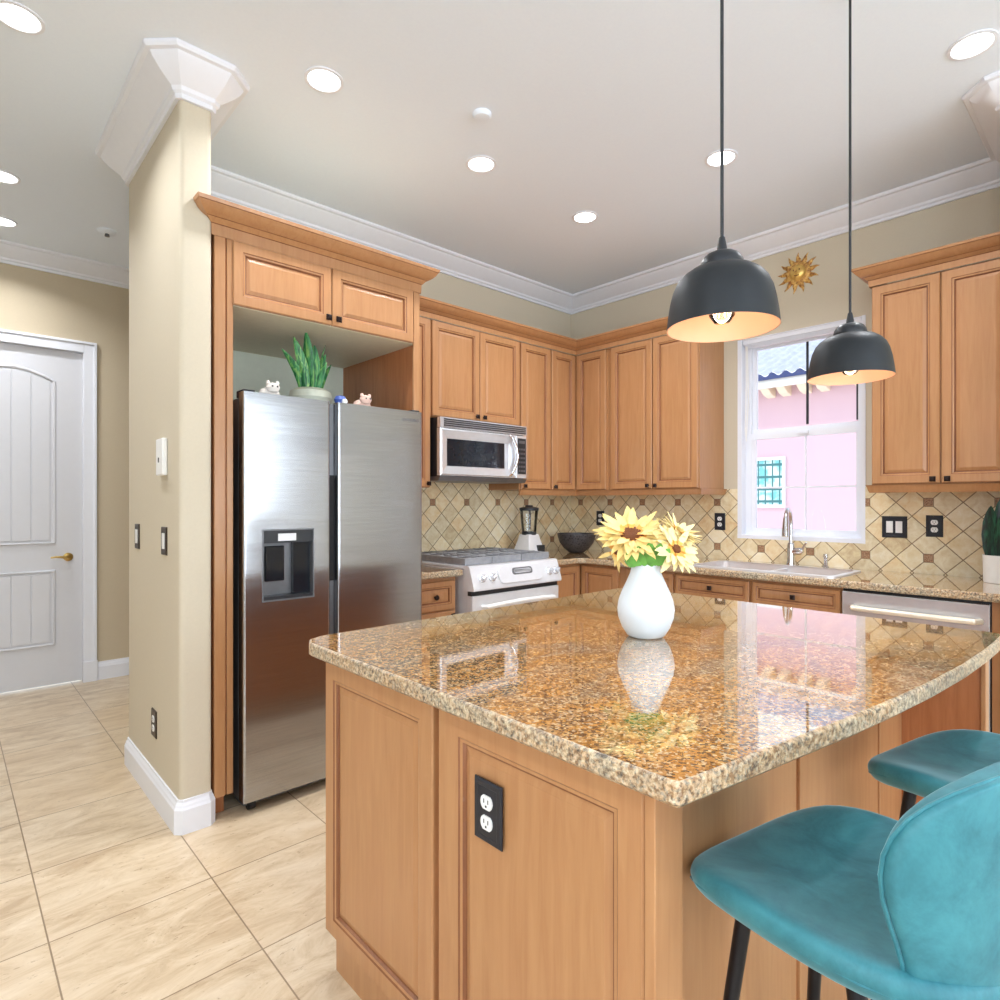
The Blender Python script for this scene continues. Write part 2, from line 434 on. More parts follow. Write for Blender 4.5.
# ------------------------------------------------------------------ setting
struct(MB().box(-6.0, 0.15, -7.15, 1.99, -0.1, 0).build('floor', M['floor'], origin=(0, 0, 0)))
struct(MB().box(-6.12, 0.15, -7.15, 1.99, H, H + 0.12).build('ceiling', M['ceiling'], origin=(0, 0, 0)))
struct(MB().box(-3.175, 0.15, 0, 0.08, 0, H).build('wall_back', M['wall'], origin=(0, 0, 0)))
# stub wall between hall and kitchen, its corners rounded
PX0, PX1, PY0, PY1 = -3.305, -3.183, -0.812, 0.08
def rounded(poly, r, n=5):
    out = []
    for i, p in enumerate(poly):
        a = Vector(poly[i - 1]); b = Vector(p); c = Vector(poly[(i + 1) % len(poly)])
        u = (a - b).normalized(); v = (c - b).normalized()
        for k in range(n + 1):
            t = k / n; q = b + u * r * (1 - t) ** 2 + v * r * t ** 2; out.append((q.x, q.y))
    return out
struct(MB().prism(rounded([(PX0, PY0), (PX1, PY0), (PX1, PY1), (PX0, PY1)], 0.022), 0, H).build('wall_partition', M['wall'], smooth=True, origin=(0, 0, 0)))
struct(MB().prism(rounded([(-0.745, -3.13), (-0.0, -3.13), (-0.0, -2.995), (-0.745, -2.995)], 0.022), 0, H).build('wall_stub', M['wall'], smooth=True, origin=(0, 0, 0)))
# window wall with the opening
WY0, WY1, WZ0, WZ1 = -2.252, -1.513, 1.083, 2.41
m = MB(); m.box(0, 0.15, WY1, 0.08, 0, H); m.box(0, 0.15, -4.22, WY0, 0, H); m.box(0, 0.15, -4.66, -4.56, 0, H); m.box(0, 0.15, -7.15, -4.90, 0, H)
for a_, b_ in ((-4.56, -4.22), (-4.90, -4.66)): m.box(0, 0.15, a_, b_, 0, 0.35); m.box(0, 0.15, a_, b_, 2.1, H)
m.box(0, 0.15, WY0, WY1, 0, WZ0); m.box(0, 0.15, WY0, WY1, WZ1, H)
struct(m.build('wall_right', M['wall'], origin=(0, 0, 0)))
# hall
HY = 1.87; DX0, DX1, DZ = -4.052, -3.237, 2.395
m = MB(); m.box(-6.0, DX0 - 0.01, HY, HY + 0.12, 0, H); m.box(DX1 + 0.01, -1.4, HY, HY + 0.12, 0, H); m.box(DX0 - 0.01, DX1 + 0.01, HY, HY + 0.12, DZ + 0.01, H)
struct(m.build('wall_hall', M['wall_hall'], origin=(0, 0, 0)))
struct(MB().box(-1.4, -1.28, 0.08, HY + 0.12, 0, H).build('wall_hall_end', M['wall_hall'], origin=(0, 0, 0)))
# far walls of the living area with tall windows
m = MB(); xs = [-6.0]
for wx in (-4.6, -2.9, -1.2): xs += [wx - 0.65, wx + 0.65]
xs += [0.15]
for i in range(0, len(xs), 2): m.box(xs[i], xs[i + 1], -7.15, -7.0, 0, H)
for i in range(1, len(xs) - 1, 2): m.box(xs[i], xs[i + 1], -7.15, -7.0, 0, 0.45); m.box(xs[i], xs[i + 1], -7.15, -7.0, 2.75, H)
struct(m.build('wall_front', M['wall'], origin=(0, 0, 0)))
m = MB(); m.box(-6.12, -6.0, -7.15, -6.35, 0, H); m.box(-6.12, -6.0, -4.85, -4.35, 0, H); m.box(-6.12, -6.0, -2.85, 1.99, 0, H)
for a in (-6.35, -4.35): m.box(-6.12, -6.0, a, a + 1.5, 0, 0.45); m.box(-6.12, -6.0, a, a + 1.5, 2.75, H)
struct(m.build('wall_left', M['wall'], origin=(0, 0, 0)))
def far_window(n, c, along):
    m = MB(); h = 0.65 if along == 'x' else 0.75
    def b(u0, u1, z0, z1):
        if along == 'x': m.box(c + u0, c + u1, -7.11, -7.05, z0, z1)
        else: m.box(-6.09, -6.03, c + u0, c + u1, z0, z1)
    b(-h, -h + 0.06, 0.45, 2.75); b(h - 0.06, h, 0.45, 2.75); b(-h, h, 0.45, 0.51); b(-h, h, 2.69, 2.75); b(-h, h, 1.55, 1.61); b(-0.015, 0.015, 0.5, 2.7)
    o = struct(m.build('window_%d' % n, M['trim'], origin=(0, 0, 0)))
    g = MB()
    if along == 'x': g.box(c - h + .05, c + h - .05, -7.085, -7.08, 0.5, 2.7)
    else: g.box(-6.062, -6.057, c - h + .05, c + h - .05, 0.5, 2.7)
    g.build('pane', M['glass'], o)
for i, wx in enumerate((-4.6, -2.9, -1.2)): far_window(2 + i, wx, 'x')
for i, wy in enumerate((-5.6, -3.6)): far_window(5 + i, wy, 'y')

for n_, a_, b_ in ((7, -4.56, -4.22), (8, -4.90, -4.66)):
    m = MB(); m.box(0.05, 0.09, a_, a_ + 0.03, 0.35, 2.1); m.box(0.05, 0.09, b_ - 0.03, b_, 0.35, 2.1); m.box(0.05, 0.09, a_, b_, 0.35, 0.39); m.box(0.05, 0.09, a_, b_, 2.06, 2.1)
    o = struct(m.build('window_%d' % n_, M['trim'], origin=(0, 0, 0))); MB().box(0.068, 0.072, a_ + 0.03, b_ - 0.03, 0.39, 2.06).build('pane', M['glass'], o)
# crown moulding around the room
CROWN = [(0, H), (0, 2.928), (0.014, 2.928), (0.016, 2.942), (0.026, 2.948), (0.030, 2.960), (0.052, 2.972), (0.080, 2.990), (0.104, 3.010), (0.112, 3.022), (0.128, 3.024), (0.134, 3.032), (0.134, H)]
CROWN2 = [(o, H - (H - z) * 1.27) for o, z in CROWN]
struct(sweep(chamfer([(-1.4, PY1), (PX0, PY1), (PX0, PY0), (PX1, PY0), (PX1, -0.02)], {1, 2, 3}, 0.010), CROWN2).build('trim_1', M['trim'], smooth=True, auto=25, origin=(0, 0, 0)))
struct(sweep(chamfer([(PX1 - 0.02, 0), (0, 0), (0, -2.995), (-0.745, -2.995), (-0.745, -3.13), (0, -3.13), (0, -7.0)], {3, 4}, 0.010), CROWN).build('trim_4', M['trim'], smooth=True, auto=25, origin=(0, 0, 0)))
struct(sweep([(-6.0, -7.0), (-6.0, HY), (-1.4, HY), (-1.4, PY1)], [(o, z) for o, z in CROWN]).build('trim_2', M['trim'], smooth=True, auto=25, origin=(0, 0, 0)))
BASE = [(0, 0), (0.018, 0), (0.018, 0.095), (0.014, 0.104), (0.012, 0.112), (0.007, 0.122), (0.006, 0.132), (0, 0.132)]
struct(sweep(chamfer([(-1.4, PY1), (PX0, PY1), (PX0, PY0), (PX1 - 0.004, PY0), (PX1 - 0.004, PY0 + 0.035)], {1, 2, 3}, 0.014), BASE).build('baseboard_partition', M['trim'], origin=(0, 0, 0)))
struct(sweep([(-3.158, HY), (-1.4, HY), (-1.4, PY1)], BASE).build('baseboard_hall', M['trim'], origin=(0, 0, 0)))
struct(sweep([(-6.0, -7.0), (-6.0, HY), (DX0 - 0.08, HY)], BASE).build('baseboard_left', M['trim'], origin=(0, 0, 0)))

# hall door with casing
m = MB()
for s_ in (1,):
    m.box(DX1 - 0.0, DX1 + 0.078, HY - 0.018, HY, 0.0, DZ + 0.078); m.box(DX0 - 0.078, DX0, HY - 0.018, HY, 0.0, DZ + 0.078); m.box(DX0, DX1, HY - 0.018, HY, DZ, DZ + 0.078)
    m.box(DX1 + 0.062, DX1 + 0.08, HY - 0.028, HY, 0.0, DZ + 0.08); m.box(DX0 - 0.08, DX1 + 0.08, HY - 0.028, HY, DZ + 0.062, DZ + 0.08); m.box(DX0 - 0.08, DX0 - 0.062, HY - 0.028, HY, 0, DZ + 0.08)
    m.box(DX1 - 0.004, DX1 + 0.084, HY - 0.03, HY, 0, 0.15)
    m.box(DX1 - 0.002, DX1 + 0.01, HY, HY + 0.12, 0, DZ + 0.01); m.box(DX0 - 0.01, DX0, HY, HY + 0.12, 0, DZ + 0.01); m.box(DX0, DX1, HY, HY + 0.12, DZ, DZ + 0.01)
struct(m.build('trim_3', M['trim'], bevel=0.003, origin=(0, 0, 0)))
door = MB().box(DX0 + 0.003, DX1 - 0.003, HY + 0.02, HY + 0.06, 0.014, DZ - 0.003).build('door_1', M['doorwhite'], origin=(0, 0, 0))
struct(door)
dc = (DX0 + DX1) / 2; pw = 0.238
def arch(x): return 2.165 + 0.075 * (1 - ((x - dc) / pw) ** 2)
def bead(path, r=0.011):
    return MB().tube([(x, HY + 0.018, z) for x, z in path], r, 8)
up = [(dc - pw, 1.02)] + [(dc - pw + 2 * pw * k / 16, arch(dc - pw + 2 * pw * k / 16)) for k in range(17)] + [(dc + pw, 1.02), (dc - pw, 1.02)]
lo = [(dc - pw, 0.30), (dc - pw, 0.82), (dc + pw, 0.82), (dc + pw, 0.30), (dc - pw, 0.30)]
bead(up).build('upper_panel_frame', M['doorwhite'], door, smooth=True)
bead(lo).build('lower_panel_frame', M['doorwhite'], door, smooth=True)
for nm, z0, zf in (('upper_panel', 1.04, lambda x: arch(x) - 0.02), ('lower_panel', 0.32, lambda x: 0.80)):
    m = MB(); n = 4
    for k in range(n):
        a = dc - pw + 0.02 + k * (2 * pw - 0.04) / n + 0.003; b = a + (2 * pw - 0.04) / n - 0.006
        poly = [(a, z0), (b, z0)] + [(b - (b - a) * j / 4, zf(b - (b - a) * j / 4)) for j in range(5)]
        m.loops([[(x, HY + 0.021, z) for x, z in poly], [(x, HY + 0.013, z) for x, z in poly]])
    m.build(nm, M['doorwhite'], door, bevel=0.003)
hd = MB(); hd.lathe([(0.0, 0.0), (0.03, 0.0), (0.03, 0.006), (0.014, 0.010), (0.011, 0.04), (0.0, 0.045)], (-3.325, HY + 0.02, 0.915), 20, (0, -1, 0))
hd.tube([(-3.325, HY - 0.018, 0.915), (-3.35, HY - 0.022, 0.917), (-3.40, HY - 0.022, 0.921), (-3.43, HY - 0.018, 0.917)], [0.009, 0.009, 0.007, 0.005], 10)
hd.build('handle', M['brass'], door, smooth=True)

# ------------------------------------------------------------------ kitchen window (structure)
fr = MB(); X0, X1 = 0.055, 0.105
fr.box(X0, X1, WY1 - 0.045, WY1, WZ0, WZ1); fr.box(X0, X1, WY0, WY0 + 0.03, WZ0, WZ1); fr.box(X0, X1, WY0, WY1, WZ0, WZ0 + 0.03); fr.box(X0, X1, WY0, WY1, WZ1 - 0.05, WZ1)
fr.box(0.0, 0.15, WY1 - 0.006, WY1 + 0.0, WZ0, WZ1); fr.box(0.0, 0.15, WY0, WY0 + 0.006, WZ0, WZ1); fr.box(0.0, 0.15, WY0, WY1, WZ0, WZ0 + 0.008); fr.box(0, 0.15, WY0, WY1, WZ1 - 0.006, WZ1)
fr.box(-0.006, 0.002, WY1 - 0.004, WY1 + 0.022, WZ0 - 0.012, WZ1 + 0.0); fr.box(-0.006, 0.002, WY0 - 0.016, WY0 + 0.004, WZ0 - 0.012, WZ1); fr.box(-0.008, 0.002, WY0 - 0.016, WY1 + 0.022, WZ0 - 0.018, WZ0 + 0.006)
win = struct(fr.build('window_1', M['trim'], origin=(0, 0, 0)))
YL, YR = WY1 - 0.045, WY0 + 0.03
m = MB(); zt0, zt1, zb0, zb1 = 1.80, WZ1 - 0.05, WZ0 + 0.03, 1.752
m.box(0.080, 0.1, YL - 0.028, YL, 1.77, zt1); m.box(0.080, 0.1, YR, YR + 0.018, 1.77, zt1); m.box(0.080, 0.1, YR, YL, zt1 - 0.02, zt1)
m.box(0.075, 0.1, YR, YL, 1.752, 1.80); m.build('upper_sash', M['trim'], win)
m = MB(); m.box(0.086, 0.094, -1.916, -1.902, 1.81, zt1 - 0.02); m.box(0.086, 0.094, YR + 0.018, YR + 0.03, 1.81, zt1 - 0.02); m.build('upper_muntin', M['black'], win)
m = MB(); m.box(0.058, 0.078, YL - 0.03, YL, zb0, zb1 + 0.02); m.box(0.058, 0.078, YR, YR + 0.022, zb0, zb1 + 0.02); m.box(0.058, 0.078, YR, YL, zb0, zb0 + 0.022); m.box(0.054, 0.078, YR, YL, zb1 - 0.02, zb1 + 0.02)
m.box(0.04, 0.056, -1.93, -1.86, zb1 - 0.004, zb1 + 0.014); m.build('lower_sash', M['trim'], win)
m = MB(); m.box(0.064, 0.074, -1.911, -1.901, zb0 + 0.02, zb1 - 0.02); m.box(0.064, 0.074, YR + 0.02, YL - 0.03, 1.400, 1.412); m.build('lower_muntin', M['trim'], win)
MB().box(0.089, 0.091, YR, YL, 1.8, zt1).build('upper_pane', M['glass'], win)
MB().box(0.068, 0.070, YR, YL, zb0, zb1).build('lower_pane', M['glass'], win)

bl = thing('window_blind', (0.03, -1.88, 2.35), 'raised white blind headrail at the top of the kitchen window', 'blind')
m = MB(); m.box(0.006, 0.05, WY0 + 0.01, WY1 - 0.01, 2.375, 2.404); m.build('headrail', M['trim'], bl, bevel=0.003)
m = MB()
for k in range(5): m.box(0.01, 0.046, WY0 + 0.02, WY1 - 0.02, 2.350 + k * 0.005, 2.353 + k * 0.005)
m.build('slats', M['trim'], bl)
m = MB(); m.tube([(0.0, -1.548, 2.36), (-0.006, -1.552, 2.1), (-0.006, -1.545, 1.8), (-0.006, -1.552, 1.72)], 0.004, 6); m.tube([(0.0, -1.556, 2.36), (-0.006, -1.566, 2.0), (-0.006, -1.553, 1.75)], 0.004, 6)
m.build('cord', M['white'], bl, smooth=True)

# ------------------------------------------------------------------ ceiling lamps
def recessed(x, y, label):
    t = thing('recessed_light', (x, y, H), label, 'ceiling light', 'recessed ceiling lights')
    MB().lathe([(0.078, 0.0), (0.078, -0.004), (0.066, -0.006), (0.062, 0.0)], (x, y, H), 32, cap0=False, cap1=False).build('trim_ring', M['trim'], t, smooth=True)
    MB().lathe([(0.0, -0.0015), (0.064, -0.0015), (0.064, -0.001), (0.0, -0.001)], (x, y, H), 32).build('lens', M['lens'], t)
    light('lamp', 'AREA', (0, 0, -0.012), 9, (0.94, 0.96, 1.0), 0.12, parent=t, shape='DISK')
    return t
LT = [(-3.793, -0.667, 'round recessed light above the hall beside the stub wall crown'), (-2.842, -1.109, 'round recessed light in front of the fridge cabinet'),
      (-1.966, -1.081, 'round recessed light below the smoke detector'), (-1.126, -1.075, 'smallest lit recessed light, nearest the kitchen corner'),
      (-1.115, -1.941, 'recessed light crossed by the cord of the larger pendant'), (-1.128, -2.951, 'recessed light beside the crown cap at the end of the window wall'),
      (-3.758, 0.73, 'recessed hall light cut by the picture edge, upper of the small pair'), (-3.721, 1.394, 'recessed hall light close to the door wall, lower of the small pair')]
for x, y, l in LT: recessed(x, y, l)
for x, y in ((-4.9, -1.1), (-4.9, -2.9), (-4.9, -4.9), (-3.1, -4.9), (-1.3, -4.9)): recessed(x, y, 'added round fill light recessed in the unseen living area ceiling')  # unseen cans added to fill the room with light
def sprink(name, x, y, label, cat, r):
    t = thing(name, (x, y, H), label, cat)
    MB().lathe([(0.0, 0.0), (r, 0.0), (r, -0.008), (r * 0.8, -0.018), (0, -0.02)], (x, y, H), 28).build('cover', M['ceiling'], t, smooth=True)
    return t
sprink('smoke_detector', -2.224, -1.385, 'flat white round detector cover on the kitchen ceiling', 'smoke detector', 0.042)
t = sprink('fire_sprinkler', -3.218, 1.116, 'small white sprinkler with a dark centre on the hall ceiling', 'sprinkler', 0.055)
MB().lathe([(0, -0.02), (0.012, -0.02), (0.014, -0.035), (0, -0.036)], (-3.218, 1.116, H), 14).build('nozzle', M['greysteel'], t)

# ------------------------------------------------------------------ cabinet parts
def P(face, plane, u, w_, z): return (u, plane - w_, z) if face == 'A' else (plane - w_, u, z)
def panel_mesh(face, plane, a0, a1, z0, z1, t=0.02, frame=0.055, raised=True):
    m = MB(); L = []
    a0, a1 = sorted((a0, a1)); f = min(frame, (a1 - a0) * 0.26, (z1 - z0) * 0.3)
    prof = [(0, 0), (0, t - 0.004), (0.004, t), (f - 0.014, t), (f - 0.011, t - 0.003), (f - 0.004, t - 0.004), (f, t - 0.011)]
    if raised: prof += [(f + 0.003, t - 0.011), (f + 0.006, t - 0.010), (f + 0.018, t - 0.006)]
    for ins, d in prof:
        L.append([P(face, plane, a0 + ins, d, z0 + ins), P(face, plane, a1 - ins, d, z0 + ins), P(face, plane, a1 - ins, d, z1 - ins), P(face, plane, a0 + ins, d, z1 - ins)])
    m.loops(L)
    for i in range((len(L) - 1) * 4):
        if i // 4 in (3, 5, 6): m.m[i] = 1
    return m
def knob(parent, face, plane, a, z, rnd=False, mat=None):
    m = MB(); s = 0.013
    m.lathe([(0.006, 0), (0.005, 0.014)], P(face, plane, a, 0, z), 10, (0, -1, 0) if face == 'A' else (-1, 0, 0))
    if rnd: m.lathe([(0.0, 0.010), (0.012, 0.012), (0.016, 0.020), (0.012, 0.027), (0.0, 0.029)], P(face, plane, a, 0, z), 16, (0, -1, 0) if face == 'A' else (-1, 0, 0))
    else:
        L = [[P(face, plane, a + sx * q, d, z + sz * q) for sx, sz in ((-1, -1), (1, -1), (1, 1), (-1, 1))] for q, d in ((s * 0.8, 0.012), (s, 0.016), (s, 0.022), (s * 0.6, 0.027))]
        m.loops(L)
    return m.build('knob', M['knob'], parent, smooth=rnd)
def door_part(th, face, plane, a0, a1, z0, z1, kn=None, name='door', frame=0.055, rnd=False, raised=True):
    d = panel_mesh(face, plane, a0, a1, z0, z1, 0.02, frame, raised).build(name, [M['wood'], M['glaze']], th)
    if kn: knob(d, face, plane - 0.019 if face == 'A' else plane - 0.019, kn[0], kn[1], rnd)
    return d

# fridge surround (tall cabinet)
fc = thing('fridge_cabinet', (-2.65, -0.4, 0), 'tall maple cabinet surround enclosing the steel refrigerator', 'cabinet')
YF = -0.79
m = MB(); m.box(-3.172, -3.108, YF, -0.003, 0.09, 2.48); m.box(-3.172, -3.115, YF + 0.05, -0.003, 0.0, 0.09); m.build('side_panel', M['wood_dark'], fc)
MB().box(-3.172, -3.128, YF - 0.012, YF, 0.09, 2.47).build('stile', M['wood'], fc, bevel=0.003)
MB().box(-3.122, -3.096, YF - 0.010, YF + 0.03, 0.09, 2.47).build('stile', M['wood'], fc, bevel=0.003)
MB().box(-2.172, -2.150, YF, -0.003, 0.0, 2.48).build('side_panel', M['wood_dark'], fc)
MB().box(-2.188, -2.150, YF - 0.012, YF + 0.002, 0.0, 2.47).build('stile', M['wood'], fc, bevel=0.003)
MB().box(-3.108, -2.168, YF, -0.003, 2.135, 2.48).build('body', [M['underside']], fc)
MB().box(-3.108, -2.168, -0.02, -0.003, 0.02, 2.135).build('back_panel', M['niche'], fc)
door_part(fc, 'A', YF, -3.100, -2.654, 2.137, 2.405, (-2.676, 2.165))
door_part(fc, 'A', YF, -2.648, -2.194, 2.137, 2.405, (-2.626, 2.165))
CP = [(0, 2.405), (0.004, 2.405), (0.006, 2.450), (0.010, 2.452), (0.020, 2.464), (0.026, 2.470), (0.030, 2.471), (0.046, 2.480), (0.060, 2.494), (0.069, 2.510), (0.072, 2.512), (0.076, 2.526), (0.0, 2.526)]
cp = [(-3.180, YF - 0.012), (-2.148, YF - 0.012), (-2.148, -0.003)]
fl = [(-3.180 - o, (PY0 - 0.001) if o > 0.011 else (YF - 0.012 - o), z) for o, z in CP]; fm = [(-3.180 - o, YF - 0.012 - o, z) for o, z in CP]
mm_ = sweep(cp, CP, glz=(2, 5, 9), first=fm); base_n = len(mm_.f); mm_.loops([fl, fm])
mm_.build('crown_molding', [M['wood'], M['glaze']], fc, smooth=True, auto=20)

# wall cabinets
def wall_cab(label, x0, x1, z0, z1, doors, face='A', depth=0.33, origin=None):
    loc = P(face, -0.003, (x0 + x1) / 2, depth / 2, z0)
    t = thing('wall_cabinet', loc, label, 'cabinet', None)
    a, b = P(face, -0.003, x0, 0, z0), P(face, -0.003, x1, depth, z1)
    MB().box(a[0], b[0], a[1], b[1], z0, z1).build('body', M['wood'], t, bevel=0.002)
    for d in doors:
        door_part(t, face, -0.003 - depth, d[0], d[1], d[2], d[3], d[4] if len(d) > 4 else None)
    return t
wall_cab('narrow tall maple wall cabinet beside the microwave and fridge cabinet', -2.142, -1.745, 1.40, 2.46, [(-2.135, -1.752, 1.405, 2.452, (-1.775, 1.425))])
wall_cab('short two-door maple cabinet directly above the microwave', -1.742, -0.962, 1.845, 2.46, [(-1.735, -1.345, 1.853, 2.452, (-1.375, 1.878)), (-1.339, -0.968, 1.853, 2.452, (-1.310, 1.878))])
wall_cab('single-door maple wall cabinet just right of the microwave', -0.958, -0.636, 1.40, 2.46, [(-0.950, -0.642, 1.405, 2.452, (-0.925, 1.425))])
# corner cabinet with a door on each wall
t = thing('corner_cabinet', (-0.3, -0.3, 1.4), 'inside-corner maple wall cabinet with two doors meeting at right angles', 'cabinet')
m = MB(); m.prism([(-0.632, -0.003), (-0.003, -0.003), (-0.003, -0.655), (-0.333, -0.655), (-0.333, -0.333), (-0.632, -0.333)], 1.40, 2.46); m.build('body', M['wood'], t)
door_part(t, 'A', -0.333, -0.626, -0.360, 1.405, 2.452, (-0.600, 1.425)); door_part(t, 'B', -0.333, -0.360, -0.636, 1.405, 2.452)
wall_cab('two-door maple wall cabinet between the corner and the window', -0.659, -1.392, 1.40, 2.46, [(-0.69, -1.038, 1.405, 2.452, (-1.010, 1.425)), (-1.046, -1.386, 1.405, 2.452, (-1.074, 1.425))], 'B')
wall_cab('two-door maple wall cabinet beyond the window above the dark switch plates', -2.392, -2.993, 1.40, 2.46, [(-2.398, -2.697, 1.405, 2.452, (-2.670, 1.425)), (-2.703, -2.988, 1.405, 2.452, (-2.730, 1.425))], 'B')
WCP = [(0.0, 2.46), (0.003, 2.456), (0.005, 2.488), (0.009, 2.490), (0.018, 2.498), (0.024, 2.504), (0.028, 2.505), (0.042, 2.513), (0.055, 2.526), (0.063, 2.538), (0.067, 2.540), (0.070, 2.552), (0.0, 2.552)]
WR = [(0.0, 1.40), (0.0, 1.362), (0.010, 1.360), (0.016, 1.372), (0.020, 1.390), (0.026, 1.400)]
sweep([(-2.142, -0.355), (-0.357, -0.355), (-0.357, -1.394), (-0.003, -1.394)], WCP, glz=(2, 5, 9)).build('cabinet_crown_molding', [M['wood'], M['glaze']], smooth=True, auto=20)
tag(bpy.data.objects['cabinet_crown_molding'], 'long L-shaped maple crown molding on top of the corner wall cabinets', 'molding')
o = sweep([(-0.357, -2.994), (-0.357, -2.388), (-0.003, -2.388)], [(-a, z) for a, z in WCP], glz=(2, 5, 9)).build('cabinet_crown_molding', [M['wood'], M['glaze']], smooth=True, auto=20)
tag(o, 'maple crown molding on the wall cabinet beyond the window', 'molding')
o = sweep([(-0.958, -0.330), (-0.330, -0.330), (-0.330, -1.392), (-0.009, -1.392)], [(a - 0.001, z - 0.0006) for a, z in WR]).build('light_rail', M['wood'], smooth=True, auto=25)
tag(o, 'L-shaped maple light rail under the corner wall cabinets', 'molding')
o = sweep([(-0.330, -2.993), (-0.330, -2.392), (-0.003, -2.392)], [(-a + 0.001, z - 0.0006) for a, z in WR]).build('light_rail', M['wood'], smooth=True, auto=25)
tag(o, 'maple light rail under the wall cabinet beyond the window', 'molding')

# tiled backsplash
o = MB().box(-2.12, -0.008, -0.008, -0.0005, 0.914, 1.845).build('tile_backsplash', M['bsx'], origin=(0, 0, 0))
tag(o, 'diagonal tumbled stone backsplash behind the gas range', 'backsplash')
m = MB(); m.box(-0.008, -0.0005, -1.513 + 0.022, -0.0005, 0.914, 1.40); m.box(-0.008, -0.0005, -2.994, WY0 - 0.016, 0.914, 1.40); m.box(-0.008, -0.0005, WY0 - 0.016, WY1 + 0.022, 0.914, WZ0 - 0.018)
tag(m.build('tile_backsplash', M['bsy'], origin=(0, 0, 0)), 'diagonal tumbled stone backsplash around the window and sink', 'backsplash')

# ------------------------------------------------------------------ base cabinets and counters
def base_cab(label, a0, a1, face, fronts, plane=-0.60, z1=0.876):
    loc = P(face, plane / 2, (a0 + a1) / 2, 0, 0)
    t = thing('base_cabinet', loc, label, 'cabinet')
    a, b = P(face, -0.003, a0, 0, 0), P(face, plane, a1, 0, 0); m = MB()
    m.box(a[0], b[0], a[1], b[1], 0.10, z1); m.build('body', M['wood'], t)
    b2 = P(face, plane + 0.06, a1, 0, 0); MB().box(a[0], b2[0], a[1], b2[1], 0, 0.10).build('toe_kick', M['wood_dark'], t)
    for nm, d0, d1, z0, zz, kn in fronts: door_part(t, face, plane, d0, d1, z0, zz, kn, nm, frame=0.045 if nm == 'drawer' else 0.055, rnd=(face == 'A' and nm == 'drawer'))
    return t
base_cab('maple base cabinet with a drawer between fridge and gas range', -2.122, -1.752, 'A', [('drawer', -2.10, -1.765, 0.682, 0.850, (-1.915, 0.762)), ('door', -2.10, -1.765, 0.12, 0.672, (-1.795, 0.645))])
t = thing('corner_base_cabinet', (-0.4, -0.4, 0), 'L-shaped maple corner base cabinet beside the gas range', 'cabinet')
m = MB(); m.prism([(-0.968, -0.003), (-0.003, -0.003), (-0.003, -0.955), (-0.60, -0.955), (-0.60, -0.60), (-0.968, -0.60)], 0.10, 0.876); m.build('body', M['wood'], t)
m = MB(); m.prism([(-0.968, -0.003), (-0.003, -0.003), (-0.003, -0.955), (-0.54, -0.955), (-0.54, -0.54), (-0.968, -0.54)], 0.0, 0.10); m.build('toe_kick', M['wood_dark'], t)
door_part(t, 'A', -0.60, -0.960, -0.625, 0.12, 0.855); door_part(t, 'B', -0.60, -0.625, -0.945, 0.12, 0.855)
base_cab('maple drawer base cabinet half hidden behind the white vase', -0.958, -1.374, 'B', [('drawer', -1.015, -1.365, 0.735, 0.858, (-1.19, 0.797)), ('door', -1.015, -1.365, 0.12, 0.725, (-1.05, 0.69))])
base_cab('wide maple sink base cabinet with two drawer fronts', -1.377, -2.336, 'B', [('drawer', -1.384, -1.853, 0.735, 0.858, (-1.62, 0.797)), ('drawer', -1.872, -2.330, 0.735, 0.858, (-2.10, 0.797)), ('door', -1.384, -1.853, 0.12, 0.725, (-1.82, 0.69)), ('door', -1.872, -2.330, 0.12, 0.725, (-1.90, 0.69))])
# dishwasher
t = thing('dishwasher', (-0.3, -2.64, 0), 'stainless dishwasher with a pale bar handle in the window wall run', 'dishwasher')
MB().box(-0.60, -0.03, -2.338, -2.936, 0.10, 0.868).build('body', M['black'], t)
MB().box(-0.632, -0.60, -2.342, -2.932, 0.12, 0.858).build('front_panel', M['steel_plain'], t, bevel=0.004)
MB().box(-0.56, -0.1, -2.34, -2.934, 0.0, 0.10).build('toe_kick', M['black'], t)
m = MB(); m.tube([(-0.630, -2.390, 0.782), (-0.672, -2.402, 0.784), (-0.685, -2.50, 0.785), (-0.688, -2.64, 0.785), (-0.685, -2.78, 0.785), (-0.672, -2.885, 0.784), (-0.630, -2.90, 0.782)], 0.013, 12)
m.build('handle', plain('pale_handle', (238, 226, 206), 0.3, 0.3), t, smooth=True)
MB().box(-0.62, -0.003, -2.938, -2.992, 0.0, 0.876).build('filler_panel', M['wood'])
tag(bpy.data.objects['filler_panel'], 'narrow maple filler panel at the far end beyond the dishwasher', 'panel')

CT0, CT1 = 0.876, 0.914
def edge_slab(poly, name, mat, b=0.008):
    """poly travels with outside on the right-hand side"""
    m = MB(); L = []
    for ins, z in ((b, CT0), (0, CT0 + b), (0, CT1 - b), (b * 0.08, CT1 - b * 0.62), (b * 0.3, CT1 - b * 0.3), (b * 0.62, CT1 - b * 0.08), (b, CT1)):
        L.append([(x, y, z) for x, y in offset_path(poly, -ins, True)])
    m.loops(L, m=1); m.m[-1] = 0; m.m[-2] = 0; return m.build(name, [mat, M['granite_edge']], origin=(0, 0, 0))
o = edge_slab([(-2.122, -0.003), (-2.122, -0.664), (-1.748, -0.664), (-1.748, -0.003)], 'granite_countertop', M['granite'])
tag(o, 'short granite countertop between refrigerator and gas range', 'countertop')
